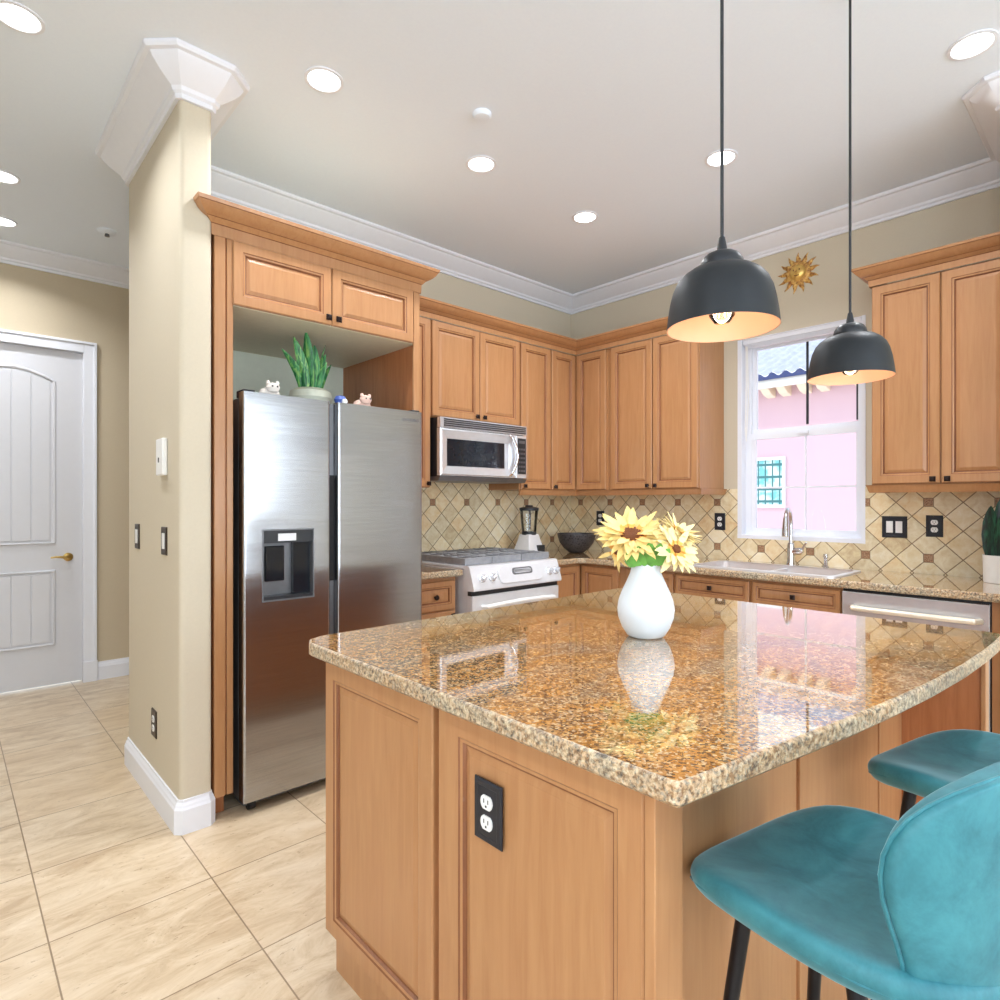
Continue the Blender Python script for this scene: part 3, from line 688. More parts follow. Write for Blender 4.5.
# window-wall run with the sink cut-out
SX0, SX1, SY0, SY1 = -0.575, -0.155, -2.285, -1.46
cm = MB(); b = 0.008
pts = [(-0.970, -0.003), (-0.970, -0.664), (-0.70, -0.664), (-0.664, -0.70), (-0.664, -2.993), (-0.003, -2.993), (-0.003, -0.003)]
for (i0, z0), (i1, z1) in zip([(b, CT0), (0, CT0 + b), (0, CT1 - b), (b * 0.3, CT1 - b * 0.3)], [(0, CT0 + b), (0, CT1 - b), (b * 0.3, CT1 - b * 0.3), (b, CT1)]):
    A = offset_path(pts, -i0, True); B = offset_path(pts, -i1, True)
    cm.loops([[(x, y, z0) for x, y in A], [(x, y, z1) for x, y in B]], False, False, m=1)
for z in (CT0, CT1):
    e = offset_path(pts, -b, True); X0_, X1_ = e[4][0], e[5][0]; yb = e[4][1]
    q = [[(e[0][0], e[0][1]), (e[1][0], e[1][1]), (e[2][0], e[2][1]), (e[3][0], e[3][1]), (X0_, SY1), (X1_, SY1), (e[6][0], e[6][1])],
         [(X0_, SY1), (X0_, SY0), (SX0, SY0), (SX0, SY1)], [(SX1, SY1), (SX1, SY0), (X1_, SY0), (X1_, SY1)],
         [(X0_, SY0), (X0_, yb), (X1_, yb), (X1_, SY0), ]]
    for poly in q: cm.add([(x, y, z) for x, y in poly], [tuple(range(len(poly)))])
for (x0, y0), (x1, y1) in (((SX0, SY0), (SX0, SY1)), ((SX0, SY1), (SX1, SY1)), ((SX1, SY1), (SX1, SY0)), ((SX1, SY0), (SX0, SY0))):
    cm.add([(x0, y0, CT0), (x1, y1, CT0), (x1, y1, CT1), (x0, y0, CT1)], [(0, 1, 2, 3)])
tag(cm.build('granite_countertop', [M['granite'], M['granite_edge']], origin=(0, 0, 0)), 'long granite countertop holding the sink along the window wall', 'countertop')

# sink
t = thing('kitchen_sink', (-0.365, -1.87, 0.7), 'stainless double-bowl undermount sink below the window', 'sink')
def bowl_mesh(y0, y1):
    m = MB(); L = []
    for ins, z in ((0.0, 0.875), (0.004, 0.74), (0.03, 0.71), (0.03, 0.707), (-0.004, 0.735), (-0.006, 0.875)):
        L.append(rounded3(SX0 + ins, SX1 - ins, y0 + ins, y1 - ins, z))
    m.loops(L[:3], False, True); m.loops(L[3:], True, False); return m
def rounded3(x0, x1, y0, y1, z): return [(x, y, z) for x, y in rounded([(x0, y0), (x1, y0), (x1, y1), (x0, y1)], 0.05, 4)]
bowl_mesh(SY0 + 0.006, -1.885).build('basin', M['sinksteel'], t, smooth=True); bowl_mesh(-1.862, SY1 - 0.006).build('basin', M['sinksteel'], t, smooth=True)
m = MB(); ro = [(x, y) for x, y, z in rounded3(SX0 - 0.012, SX1 + 0.012, SY0 - 0.012, SY1 + 0.012, 0)]; ri = [(x, y) for x, y, z in rounded3(SX0 + 0.012, SX1 - 0.012, SY0 + 0.012, SY1 - 0.012, 0)]
m.loops([[(x, y, 0.8) for x, y in ri], [(x, y, 0.918) for x, y in ri], [(x, y, 0.921) for x, y in offset_path(ri, 0.006 if False else -0.006, True)], [(x, y, 0.920) for x, y in ro], [(x, y, 0.9142) for x, y in ro]], False, False)
m.box(SX0 + 0.012, SX1 - 0.012, -1.886, -1.862, 0.72, 0.90); m.build('rim', M['sinksteel'], t, smooth=True)
# faucet
t = thing('kitchen_faucet', (-0.085, -1.875, 0.914), 'chrome pull-down faucet standing behind the sink', 'faucet')
FX, FY = -0.085, -1.875
MB().lathe([(0.030, 0.0), (0.030, 0.01), (0.024, 0.02), (0.023, 0.12), (0.018, 0.14), (0.0, 0.142)], (FX, FY, 0.914), 24).build('base', M['chrome'], t, smooth=True)
pts = [(FX, FY, 1.04)] + [(FX, FY, 1.04 + 0.02 * k) for k in range(1, 8)] + [(FX - 0.07 + 0.07 * cos(a), FY - 0.012 * (1 - cos(a)), 1.18 + 0.085 * sin(a)) for a in [pi * k / 10 for k in range(1, 10)]]
MB().tube(pts, 0.012, 14).build('spout', M['chrome'], t, smooth=True)
MB().tube([(FX - 0.138, FY - 0.024, 1.215), (FX - 0.146, FY - 0.026, 1.16), (FX - 0.154, FY - 0.028, 1.10)], [0.015, 0.019, 0.021], 16).build('spray_head', M['chrome'], t, smooth=True)
m = MB(); m.tube([(FX, FY - 0.01, 1.0), (FX - 0.004, FY - 0.06, 1.005), (FX - 0.006, FY - 0.075, 1.01)], [0.02, 0.022, 0.012], 14); m.tube([(FX - 0.004, FY - 0.065, 1.01), (FX - 0.01, FY - 0.095, 1.06)], [0.008, 0.006], 10)
m.build('lever', M['chrome'], t, smooth=True)
o = MB().lathe([(0.018, 0), (0.018, 0.008), (0.011, 0.015), (0.011, 0.055), (0.014, 0.058), (0.014, 0.082), (0, 0.084)], (-0.075, -2.075, 0.914), 18)
o.tube([(-0.075, -2.075, 0.985), (-0.115, -2.078, 0.985)], 0.006, 8)
tag(o.build('soap_dispenser', M['chrome'], smooth=True), 'short chrome soap dispenser beside the faucet', 'soap dispenser')

# ------------------------------------------------------------------ refrigerator
fx0, fx1, fyF, fyB = -3.075, -2.172, -0.858, -0.795
R = thing('refrigerator', (-2.62, -0.45, 0), 'stainless side-by-side refrigerator with a water dispenser in the door', 'refrigerator')
MB().box(fx0 + 0.006, fx1 - 0.006, -0.785, -0.06, 0.045, 1.752).build('body', M['greysteel'], R, bevel=0.004)
def dprof(x0, x1): return rounded([(x0, fyF), (x1, fyF), (x1, fyB), (x0, fyB)], 0.012, 3)
lx1, rx0 = -2.686, -2.648
m = MB(); dx0, dx1, dz0, dz1 = -2.998, -2.765, 0.884, 1.193
m.prism(dprof(fx0, lx1), 0.055, dz0); m.prism(dprof(fx0, lx1), dz1, 1.771)
dpp = dprof(fx0, lx1)
m.prism(dpp[0:4] + [(dx0, fyF), (dx0, fyB)] + dpp[12:16], dz0, dz1); m.prism([(dx1, fyF)] + dpp[4:12] + [(dx1, fyB)], dz0, dz1)
ld = m.build('door', M['steel'], R, smooth=True)
rd = MB().prism(dprof(rx0, fx1), 0.055, 1.771).build('door', M['steel'], R, smooth=True)
m = MB(); m.box(lx1 + 0.002, rx0 - 0.002, -0.82, -0.79, 0.06, 1.765); m.build('center_strip', M['greysteel'], R)
MB().box(lx1 + 0.010, rx0 - 0.004, -0.826, -0.819, 0.945, 1.434).build('handle_recess', M['rubber'], R)
# dispenser
dp = MB(); e = 0.006
dp.box(dx0, dx1, fyB - 0.006, fyB, dz0, dz1); dp.box(dx0, dx0 + e, fyF - 0.002, fyB, dz0, dz1); dp.box(dx1 - e, dx1, fyF - 0.002, fyB, dz0, dz1); dp.box(dx0, dx1, fyF - 0.002, fyB, dz1 - e, dz1); dp.box(dx0, dx1, fyF - 0.004, fyB, dz0, dz0 + e)
D_ = dp.build('dispenser', M['greysteel'], ld)
MB().box(dx0 + e, dx1 - e, fyF + 0.004, fyB - 0.006, dz1 - 0.06, dz1 - e).build('control_panel', M['black'], ld)
MB().box(dx0 + 0.07, dx0 + 0.15, fyF + 0.001, fyF + 0.006, dz1 - 0.052, dz1 - 0.020).build('display', M['silver'], ld)
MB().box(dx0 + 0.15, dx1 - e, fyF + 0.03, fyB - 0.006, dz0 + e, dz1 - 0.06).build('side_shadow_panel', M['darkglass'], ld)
MB().box(dx0 + 0.03, dx0 + 0.115, fyF + 0.042, fyB - 0.006, dz0 + 0.08, dz1 - 0.075).build('paddle', M['darkglass'], ld, bevel=0.004)
MB().box(dx0 + e, dx1 - e, fyF, fyB - 0.006, dz0 + e, dz0 + 0.02).build('drip_tray', M['black'], ld)
for hx in (fx0 + 0.03, fx1 - 0.03): MB().box(hx - 0.025, hx + 0.025, -0.84, -0.76, 1.752, 1.782).build('hinge_cover', M['black'], R, bevel=0.003)
for wx in (fx0 + 0.05, fx1 - 0.05): MB().lathe([(0, 0), (0.022, 0), (0.022, 0.03), (0, 0.03)], (wx - 0.015, -0.80, 0.023), 16, (1, 0, 0)).build('roller', M['rubber'], R)
MB().box(fx0 + 0.02, fx1 - 0.02, -0.80, -0.70, 0.02, 0.052).build('kick_grille', M['greysteel'], R)
def text(body, size, loc, rot, mat, parent, name, ext=0.0006):
    c = bpy.data.curves.new(name, 'FONT'); c.body = body; c.size = size; c.extrude = ext; c.align_x = 'CENTER'; c.align_y = 'CENTER'; c.resolution_u = 2
    tmp = bpy.data.objects.new('tmp', c); COL.objects.link(tmp); dg = bpy.context.evaluated_depsgraph_get(); dg.update()
    me = bpy.data.meshes.new_from_object(tmp.evaluated_get(dg)); bpy.data.objects.remove(tmp)
    o = bpy.data.objects.new(name, me); me.materials.clear(); me.materials.append(mat); COL.objects.link(o); o.parent = parent
    o.location = Vector(loc) - WORG[parent.name]; o.rotation_euler = rot; return o
text('SAMSUNG', 0.022, (-2.245, fyF - 0.0006, 1.724), (pi / 2, 0, 0), M['greysteel'], rd, 'lettering')

# ------------------------------------------------------------------ microwave
mx0, mx1, mz0, mz1, my = -1.730, -0.972, 1.447, 1.838, -0.427
Mw = thing('microwave', (-1.35, -0.2, mz0), 'stainless over-the-range microwave mounted above the gas range', 'microwave')
MB().box(mx0 + 0.002, mx1 - 0.002, -0.395, -0.012, mz0 + 0.02, mz1 + 0.002).build('body', M['black'], Mw)
m = MB(); m.box(mx0, mx1, my + 0.004, -0.395, mz1 - 0.062, mz1 + 0.002)
m.build('vent_frame', M['steel_plain'], Mw)
m = MB()
for k in range(4): m.box(mx0 + 0.03, mx1 - 0.012, my - 0.002, my + 0.006, mz1 - 0.014 - k * 0.013, mz1 - 0.007 - k * 0.013)
m.build('vent_grille', M['black'], Mw)
# door: mitred frame sloping into the window
dxr = mx0 + 0.655; zt, zb = mz1 - 0.066, mz0 + 0.028
L = []
for ins, d in ((0, 0), (0, 0.03), (0.012, 0.036), (0.014, 0.034), (0.062, 0.020), (0.064, 0.018)):
    L.append([(mx0 + ins, my + 0.036 - d, zb + ins), (dxr - ins * 0.9, my + 0.036 - d, zb + ins), (dxr - ins * 0.9, my + 0.036 - d, zt - ins), (mx0 + ins, my + 0.036 - d, zt - ins)])
dr = MB().loops(L).build('door', M['steel_plain'], Mw)
MB().box(mx0 + 0.064, dxr - 0.10, my + 0.014, my + 0.02, zb + 0.064, zt - 0.064).build('window', M['darkglass'], dr)
hx = dxr - 0.035
MB().tube([(hx - 0.022, my + 0.005, zb + 0.015), (hx - 0.016, my - 0.018, zb + 0.04), (hx + 0.006, my - 0.030, zb + 0.10), (hx + 0.014, my - 0.034, (zt + zb) / 2), (hx + 0.006, my - 0.030, zt - 0.09), (hx - 0.016, my - 0.018, zt - 0.03), (hx - 0.022, my + 0.005, zt - 0.008)], 0.011, 12).build('handle', M['chrome'], dr, smooth=True)
MB().box(dxr + 0.002, mx1, my + 0.004, -0.395, zb, zt).build('control_housing', M['steel_plain'], Mw, bevel=0.003)
kp = MB().box(dxr + 0.018, mx1 - 0.010, my + 0.000, my + 0.006, zb + 0.03, zt - 0.02).build('keypad', M['black'], Mw)
for r_ in range(6):
    for c_ in range(3): MB().box(dxr + 0.024 + c_ * 0.022, dxr + 0.038 + c_ * 0.022, my - 0.0012, my + 0.001, zb + 0.045 + r_ * 0.03, zb + 0.058 + r_ * 0.03).build('key', M['greysteel'], kp)
MB().box(dxr + 0.024, dxr + 0.082, my - 0.0012, my + 0.001, zt - 0.055, zt - 0.035).build('display', M['greysteel'], kp)
m = MB(); m.loops([[(mx0 - 0.004, my + 0.0, zb - 0.004), (mx0 - 0.004, -0.03, zb - 0.004), (mx0 - 0.004, -0.03, mz0), (mx0 - 0.004, my + 0.02, mz0 - 0.004)], [(mx1, my + 0.0, zb - 0.004), (mx1, -0.03, zb - 0.004), (mx1, -0.03, mz0), (mx1, my + 0.02, mz0 - 0.004)]])
m.build('base', M['greysteel'], Mw)

# ------------------------------------------------------------------ range
rx0_, rx1_ = -1.712, -0.957; ry = -0.715
Rg = thing('gas_range', (-1.356, -0.35, 0), 'silver slide-in gas range with grey grates between the granite counters', 'gas range')
MB().box(rx0_ + 0.003, rx1_ - 0.003, -0.665, -0.03, 0.03, 0.90).build('body', M['silver'], Rg)
MB().box(rx0_ - 0.008, rx1_ + 0.004, -0.645, -0.02, 0.905, 0.926).build('cooktop', M['silver'], Rg, bevel=0.006)
# control panel
sec = [(-0.63, 0.926), (-0.668, 0.932), (-0.690, 0.925), (-0.732, 0.800), (-0.730, 0.786), (-0.66, 0.782), (-0.63, 0.80)]
cpn = MB().loops([[(rx0_ - 0.006, y, z) for y, z in sec], [(rx1_ + 0.006, y, z) for y, z in sec]]).build('control_panel', M['silver'], Rg, smooth=True)
nrm = Vector((0, -0.125, 0.042)).normalized(); nrm = Vector((0, -(0.925 - 0.800), (0.732 - 0.690))).normalized()
def onp(x, t_): return Vector((x, -0.690 - 0.042 * t_, 0.925 - 0.125 * t_))
for kx in (-1.640, -1.560, -1.055, -0.992):
    k = MB().lathe([(0.026, 0.0), (0.026, 0.006), (0.019, 0.010), (0.017, 0.030), (0, 0.031)], onp(kx, 0.55), 20, nrm)
    c = onp(kx, 0.55) + nrm * 0.031; k.tube([c + Vector((0, -0.00, 0)) - Vector((0.014, 0, 0.006)), c + Vector((0.014, 0, 0.006))], 0.004, 6)
    k.build('knob', M['steel_plain'], cpn, smooth=True)
def pad(x0, x1, t0, t1, d, mat, name, r=0.02, par=None):
    poly = rounded([(x0, t0 * 0.132), (x1, t0 * 0.132), (x1, t1 * 0.132), (x0, t1 * 0.132)], r, 4)
    f = lambda ins: [(x, t_) for x, t_ in poly]
    L = [[onp(x, t_ / 0.132) + nrm * q for x, t_ in poly] for q in (0, d)]
    return MB().loops(L).build(name, mat, par or cpn, bevel=0.003)
pad(-1.51, -1.125, 0.1, 0.92, 0.010, M['silver'], 'display_surround', 0.045)
pad(-1.395, -1.215, 0.22, 0.56, 0.012, M['greysteel'], 'display', 0.022)
pad(-1.38, -1.23, 0.29, 0.49, 0.0135, M['silver'], 'display_bezel', 0.018)
MB().box(rx0_ + 0.002, rx1_ - 0.002, -0.70, -0.665, 0.755, 0.782).build('vent_gap', M['black'], Rg)
od = MB().box(rx0_, rx1_, -0.712, -0.667, 0.20, 0.755).build('oven_door', M['silver'], Rg, bevel=0.006)
MB().box(rx0_ + 0.12, rx1_ - 0.12, -0.716, -0.711, 0.32, 0.58).build('window', M['darkglass'], od)
MB().tube([(rx0_ + 0.075, -0.712, 0.686), (rx0_ + 0.085, -0.748, 0.690), (rx0_ + 0.22, -0.765, 0.700), (-1.3565, -0.77, 0.704), (rx1_ - 0.22, -0.765, 0.700), (rx1_ - 0.085, -0.748, 0.690), (rx1_ - 0.075, -0.712, 0.686)], 0.013, 12).build('handle', M['white'], od, smooth=True)
MB().box(rx0_, rx1_, -0.705, -0.667, 0.04, 0.19).build('storage_drawer', M['silver'], Rg, bevel=0.005)
for i, (gx0, gx1) in enumerate(((rx0_ + 0.01, -1.488), (-1.482, -1.232), (-1.226, rx1_ - 0.01))):
    m = MB(); z0, z1 = 0.950, 0.972
    for x in (gx0, gx1 - 0.014): m.box(x, x + 0.014, -0.632, -0.06, 0.930, z1)
    for y in (-0.632, -0.355, -0.074): m.box(gx0, gx1, y, y + 0.014, 0.930, z1)
    for k in range(1, 4):
        x = gx0 + (gx1 - gx0) * k / 4 - 0.005; m.box(x, x + 0.010, -0.62, -0.36, z0, z1 + 0.003); m.box(x, x + 0.010, -0.34, -0.07, z0, z1 + 0.003)
    for y in (-0.50, -0.21): m.box(gx0, gx1, y, y + 0.010, z0, z1 + 0.003)
    m.build('grate', M['grate'], Rg, bevel=0.002)
for bx, by in ((-1.61, -0.49), (-1.61, -0.2), (-1.357, -0.35), (-1.1, -0.49), (-1.1, -0.2)):
    MB().lathe([(0.045, 0.0), (0.045, 0.006), (0.032, 0.008), (0.032, 0.015), (0, 0.016)], (bx, by, 0.925), 20).build('burner', M['black'], Rg, smooth=True)

# ------------------------------------------------------------------ outlets and switches
def plate(name, face, plane, a, z, label, cat, kind='outlet', w_=0.078, h=0.118, pm='navy', group=None):
    s = 1
    t = thing(name, P(face, plane, a, 0, z - h / 2), label, cat, group)
    L = [[P(face, plane, a + sx * (w_ / 2 - i), d, z + sz * (h / 2 - i)) for sx, sz in ((-1, -1), (1, -1), (1, 1), (-1, 1))] for i, d in ((0, 0), (0, 0.003), (0.003, 0.006), (0.012, 0.006), (0.013, 0.0052))]
    MB().loops(L).build('cover_plate', M[pm], t)
    ax = (0, -1, 0) if face == 'A' else (-1, 0, 0)
    def bx(m, da, dz, ww, hh, d0, d1):
        L = [[P(face, plane, a + da + sx * ww / 2, d, z + dz + sz * hh / 2) for sx, sz in ((-1, -1), (1, -1), (1, 1), (-1, 1))] for d in (d0, d1)]; m.loops(L)
    if kind == 'outlet':
        for dz in (0.02, -0.02):
            n = 20; r = 0.0165; L = []
            for d in (0.005, 0.0085):
                L.append([P(face, plane, a + r * cos(2 * pi * k / n), d, z + dz + max(-0.0135, min(0.0135, r * sin(2 * pi * k / n)))) for k in range(n)])
            rc = MB().loops(L).build('receptacle', M['white'], t)
            m = MB(); bx(m, -0.006, dz + 0.003, 0.002, 0.008, 0.008, 0.0092); bx(m, 0.006, dz + 0.003, 0.002, 0.008, 0.008, 0.0092); bx(m, 0, dz - 0.007, 0.004, 0.004, 0.008, 0.0092)
            m.build('slots', M['black'], rc)
    elif kind == 'rocker':
        for da in ((-0.023, 0.023) if w_ > 0.1 else (0,)):
            m = MB(); bx(m, da, 0, 0.033, 0.066, 0.005, 0.0085); m.build('rocker_switch', M['white'], t, bevel=0.001)
    return t
plate('power_outlet', 'B', -3.2005 + 0.0, -2.528, 0.698, 'black outlet plate on the end panel of the island', 'outlet', w_=0.080, h=0.122)
plate('power_outlet', 'B', -0.008, -2.605, 1.178, 'dark outlet plate on the backsplash beside the double switch', 'outlet')
plate('power_outlet', 'B', -0.008, -1.366, 1.174, 'dark outlet plate on the backsplash between cabinet and window', 'outlet')
plate('power_outlet', 'B', -0.008, -0.325, 1.178, 'dark outlet plate near the corner half hidden by sunflower petals', 'outlet')
plate('light_switch', 'B', -0.008, -2.416, 1.168, 'dark double switch plate on the backsplash next to the window', 'switch', 'rocker', 0.124, 0.122)
plate('power_outlet', 'B', PX0, -0.435, 0.337, 'bronze outlet plate low on the stub wall above the baseboard', 'outlet', pm='bronze_plate')
plate('light_switch', 'B', PX0, -0.60, 1.146, 'bronze switch plate on the stub wall directly below the thermostat', 'switch', 'rocker', pm='bronze_plate')
plate('light_switch', 'B', PX0, -0.125, 1.146, 'bronze switch plate on the stub wall at its hall end', 'switch', 'rocker', pm='bronze_plate')
t = thing('thermostat', (PX0, -0.57, 1.40), 'small white wall sensor above the switch on the stub wall', 'thermostat')
MB().box(PX0 - 0.022, PX0, -0.545, -0.645, 1.42, 1.575).build('housing', M['white'], t, bevel=0.006)
MB().box(PX0 - 0.024, PX0 - 0.02, -0.588, -0.598, 1.475, 1.495).build('button', M['black'], t)
MB().box(PX0 - 0.012, PX0, -0.505, -0.545, 1.48, 1.56).build('bracket', M['greysteel'], t, bevel=0.003)

# ------------------------------------------------------------------ island
IX0, IX1, IYF = -3.2, -1.705, -2.872
I = thing('kitchen_island', (-2.45, -2.4, 0), 'maple kitchen island with raised end panels under the large granite top', 'kitchen island')
MB().box(IX0 + 0.021, IX1, IYF + 0.02, -1.835, 0.105, 0.876).build('body', M['wood_dark'], I)
MB().box(IX0 + 0.05, IX1 - 0.03, IYF + 0.05, -1.87, 0.0, 0.105).build('toe_kick', M['wood'], I)
def ipanel(a0, a1, name='end_panel'): return panel_mesh('B', IX0 + 0.02, a0, a1, 0.106, 0.866, 0.02, 0.062).build(name, [M['wood'], M['glaze']], I)
ipanel(-1.833, -2.338); ipanel(-2.382, -2.884)
MB().box(IX0 + 0.004, IX0 + 0.022, -2.358, -2.3815, 0.0, 0.876).build('stile', M['wood'], I)
MB().box(IX0 + 0.018, IX0 + 0.05, -1.865, -2.34, 0.0, 0.104).build('base_board', M['wood'], I)
MB().box(IX0 + 0.018, IX0 + 0.05, -2.39, -2.884, 0.0, 0.104).build('base_board', M['wood'], I)
MB().box(IX0, IX0 + 0.080, -2.886, -2.905, 0.0, 0.874).build('corner_post', M['wood'], I, bevel=0.002)
for x0, x1 in ((-3.118, -2.582), (-2.560, -1.99), (-1.972, -1.745)):
    MB().box(x0, x1, IYF, IYF + 0.02, 0.0, 0.870).build('back_panel', M['wood'], I, bevel=0.0015)
for x in (-2.571, -1.981): MB().box(x - 0.011, x + 0.011, IYF + 0.008, IYF + 0.02, 0.0, 0.870).build('batten', M['wood_dark'], I)
MB().box(-1.745, -1.715, IYF + 0.02, -3.072, 0.0, 0.872).build('wing_panel', M['wood_dark'], I)  # darker maple puts the shade under the counter into the colour
MB().box(-1.750, -1.700, -3.072, -3.084, 0.0, 0.872).build('wing_edge', M['wood'], I, bevel=0.002)
# top, bowed on the seating side
front = [(-3.235, -2.966), (-3.10, -2.990), (-2.94, -3.016), (-2.76, -3.045), (-2.57, -3.070), (-2.39, -3.090), (-2.16, -3.108), (-1.95, -3.116), (-1.80, -3.118), (-1.66, -3.116)]
poly = rounded([(-3.236, -1.745), (-3.236, -2.40)], 0.0001, 1)
outl = [(-3.17, -1.742), (-3.215, -1.765), (-3.237, -1.81)] + [(-3.237, -2.3), (-3.2375, -2.958), (-3.232, -2.968)] + front[1:-1] + [(-1.68, -3.116), (-1.655, -3.105), (-1.648, -3.08), (-1.648, -1.81), (-1.67, -1.765), (-1.715, -1.745)]
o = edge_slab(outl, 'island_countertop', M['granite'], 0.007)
tag(o, 'large polished golden granite slab with a bowed edge on the island', 'countertop')

# ------------------------------------------------------------------ vase and sunflowers
VX, VY = -2.475, -2.405
prof = [(0.0, 0.0), (0.040, 0.0), (0.056, 0.006), (0.072, 0.030), (0.083, 0.060), (0.086, 0.085), (0.082, 0.112), (0.072, 0.140), (0.058, 0.170), (0.047, 0.196), (0.0415, 0.222), (0.0405, 0.236), (0.037, 0.236), (0.038, 0.222), (0.043, 0.196), (0.054, 0.17), (0.02, 0.1), (0, 0.09)]
prof = [(q_[0] * 0.955, q_[1] * 0.955) for q_ in prof]
tag(MB().lathe(prof, (VX, VY, CT1), 48, cap0=False, cap1=False).build('flower_vase', M['vase'], smooth=True), 'matte white teardrop vase standing on the island', 'vase')
ct, st_ = cos(radians(47.257)), sin(radians(47.257))
RIGHT = Vector((st_, -ct, 0)); FWD = Vector((ct, st_, 0)); UP = Vector((0, 0, 1))
def sunflower(c, face, r, label, n=18, rnd=0, tone='petal', disc=0.30, seed=0):
    rg = random.Random(seed); face = Vector(face).normalized(); q = Vector((0, 0, 1)).rotation_difference(face); c = Vector(c)
    t = thing('sunflower', (VX, VY, CT1 + 0.1), label, 'flower', 'sunflowers in the vase')
    pm = MB()
    for lay, (nn, sc, tilt) in enumerate(((n, 1.0, 0.10), (n - 3, 0.82, 0.32))):
        for k in range(nn):
            a = 2 * pi * (k + 0.5 * lay) / nn + rg.uniform(-0.1, 0.1); L_ = r * sc * rg.uniform(0.88, 1.08); wd = r * 0.125 * rg.uniform(0.85, 1.15); tl = tilt + rg.uniform(-0.22, 0.22); droop = rg.uniform(-0.1, 0.35)
            rows = []
            for s_, ww in ((0.22, 0.45), (0.4, 0.85), (0.6, 1.0), (0.8, 0.72), (0.93, 0.34), (1.0, 0.03)):
                rad = L_ * s_; hgt = r * (tl * s_ - droop * s_ * s_)
                rows.append([(rad, -wd * ww, hgt + r * 0.03), (rad, 0, hgt), (rad, wd * ww, hgt + r * 0.03)])
            vs = [p for row in rows for p in row]; base = len(pm.v); fs = []; ms = []
            for i in range(len(rows) - 1):
                for j in range(2): fs.append((i * 3 + j, i * 3 + j + 1, (i + 1) * 3 + j + 1, (i + 1) * 3 + j)); ms.append(1 if i == 0 else 0)
            Rz = Matrix.Rotation(a, 3, 'Z')
            pm.add([c + q @ (Rz @ Vector(p)) for p in vs], fs)
            pm.m[-len(fs):] = ms
    pm.build('petals', [M[tone], M['petal_base']], t, smooth=True)
    MB().lathe([(0.0, -r * 0.03), (r * disc, -r * 0.03), (r * disc * 1.03, r * 0.05), (r * disc * 0.8, r * 0.12), (r * disc * 0.4, r * 0.13), (0, r * 0.11)], c, 20, face).build('seed_head', M['seed'], t, smooth=True)
    back = c - face * r * 0.10
    MB().lathe([(0, 0), (r * 0.2, 0.0), (r * 0.34, r * 0.09), (0, r * 0.09)], back, 12, face).build('calyx', M['stem'], t, smooth=True)
    neck = Vector((VX + rg.uniform(-0.012, 0.012), VY + rg.uniform(-0.012, 0.012), CT1 + 0.212)); p2 = (back + neck) / 2 + Vector((0, 0, 0.012)) - face * 0.01
    MB().tube([back, p2, neck, Vector((VX, VY, CT1 + 0.12))], 0.0035, 8).build('stem', M['stem'], t, smooth=True)
    return t
V0 = Vector((VX, VY, 0)); PXM = 1.755 / 604.0   # metres per pixel at the vase
def vp(px, py, dd=0.0): return V0 + RIGHT * ((px - 645) * PXM) + UP * (1.3082 - (py + 3.0 - 502.3) * PXM) + FWD * dd
sunflower(vp(630, 533, 0.0), -FWD * 0.50 + UP * 0.84 - RIGHT * 0.10, 0.108, 'largest sunflower, brown-centred, on the fridge side of the bouquet', 28, tone='petal', disc=0.34, seed=1)
sunflower(vp(658, 537, 0.01), -FWD * 0.6 + UP * 0.6 + RIGHT * 0.1, 0.072, 'middle sunflower between the largest bloom and the pale pair', 22, tone='petal', disc=0.22, seed=2)
sunflower(vp(672, 546, -0.03), -FWD * 0.75 + UP * 0.45 + RIGHT * 0.35, 0.080, 'pale sunflower hanging lowest over the vase lip toward the window', 22, tone='petal2', disc=0.18, seed=3)
sunflower(vp(681, 532, 0.04), -FWD * 0.2 + UP * 0.7 + RIGHT * 0.45, 0.078, 'pale sunflower at the back of the bouquet, seen side on', 22, tone='petal2', disc=0.18, seed=4)
sunflower(vp(618, 549, 0.03), -FWD * 0.3 - UP * 0.25 - RIGHT * 0.7, 0.062, 'small drooping sunflower below the largest bloom', 14, tone='petal', disc=0.2, seed=5)
def leafblade(m, base, d, side, L_, wd, curl=0.2):
    d = Vector(d).normalized(); side = Vector(side).normalized(); nrm = d.cross(side); rows = []
    for s_, ww in ((0, 0.25), (0.2, 0.8), (0.45, 1.0), (0.7, 0.75), (0.9, 0.35), (1.0, 0.03)):
        c = Vector(base) + d * L_ * s_ + nrm * curl * L_ * s_ * s_
        rows.append([c - side * wd * ww + nrm * wd * 0.3 * ww, c, c + side * wd * ww + nrm * wd * 0.3 * ww])
    b0 = [p for r_ in rows for p in r_]; fs = [(i * 3 + j, i * 3 + j + 1, (i + 1) * 3 + j + 1, (i + 1) * 3 + j) for i in range(5) for j in range(2)]
    m.add(b0, fs)
m = MB()
for px, py, dx, dz, L_ in ((638, 561, -0.75, 0.55, 0.058), (642, 562, -0.45, 0.9, 0.060), (646, 562, -0.1, 1, 0.066), (650, 562, 0.2, 1, 0.062), (653, 562, 0.5, 0.85, 0.055), (647, 563, 0.05, 1, 0.045), (636, 559, -1, 0.25, 0.045)):
    leafblade(m, vp(px, py, -0.040), RIGHT * dx + UP * dz - FWD * 0.55, RIGHT * dz - UP * dx, L_ * 1.15, 0.02, 0.15)
tag(m.build('green_leaf_bunch', M['leafg'], smooth=True), 'fresh green leaves filling the neck of the white vase', 'leaves')
bpy.data.objects['green_leaf_bunch'].name = 'sunflower_leaves'

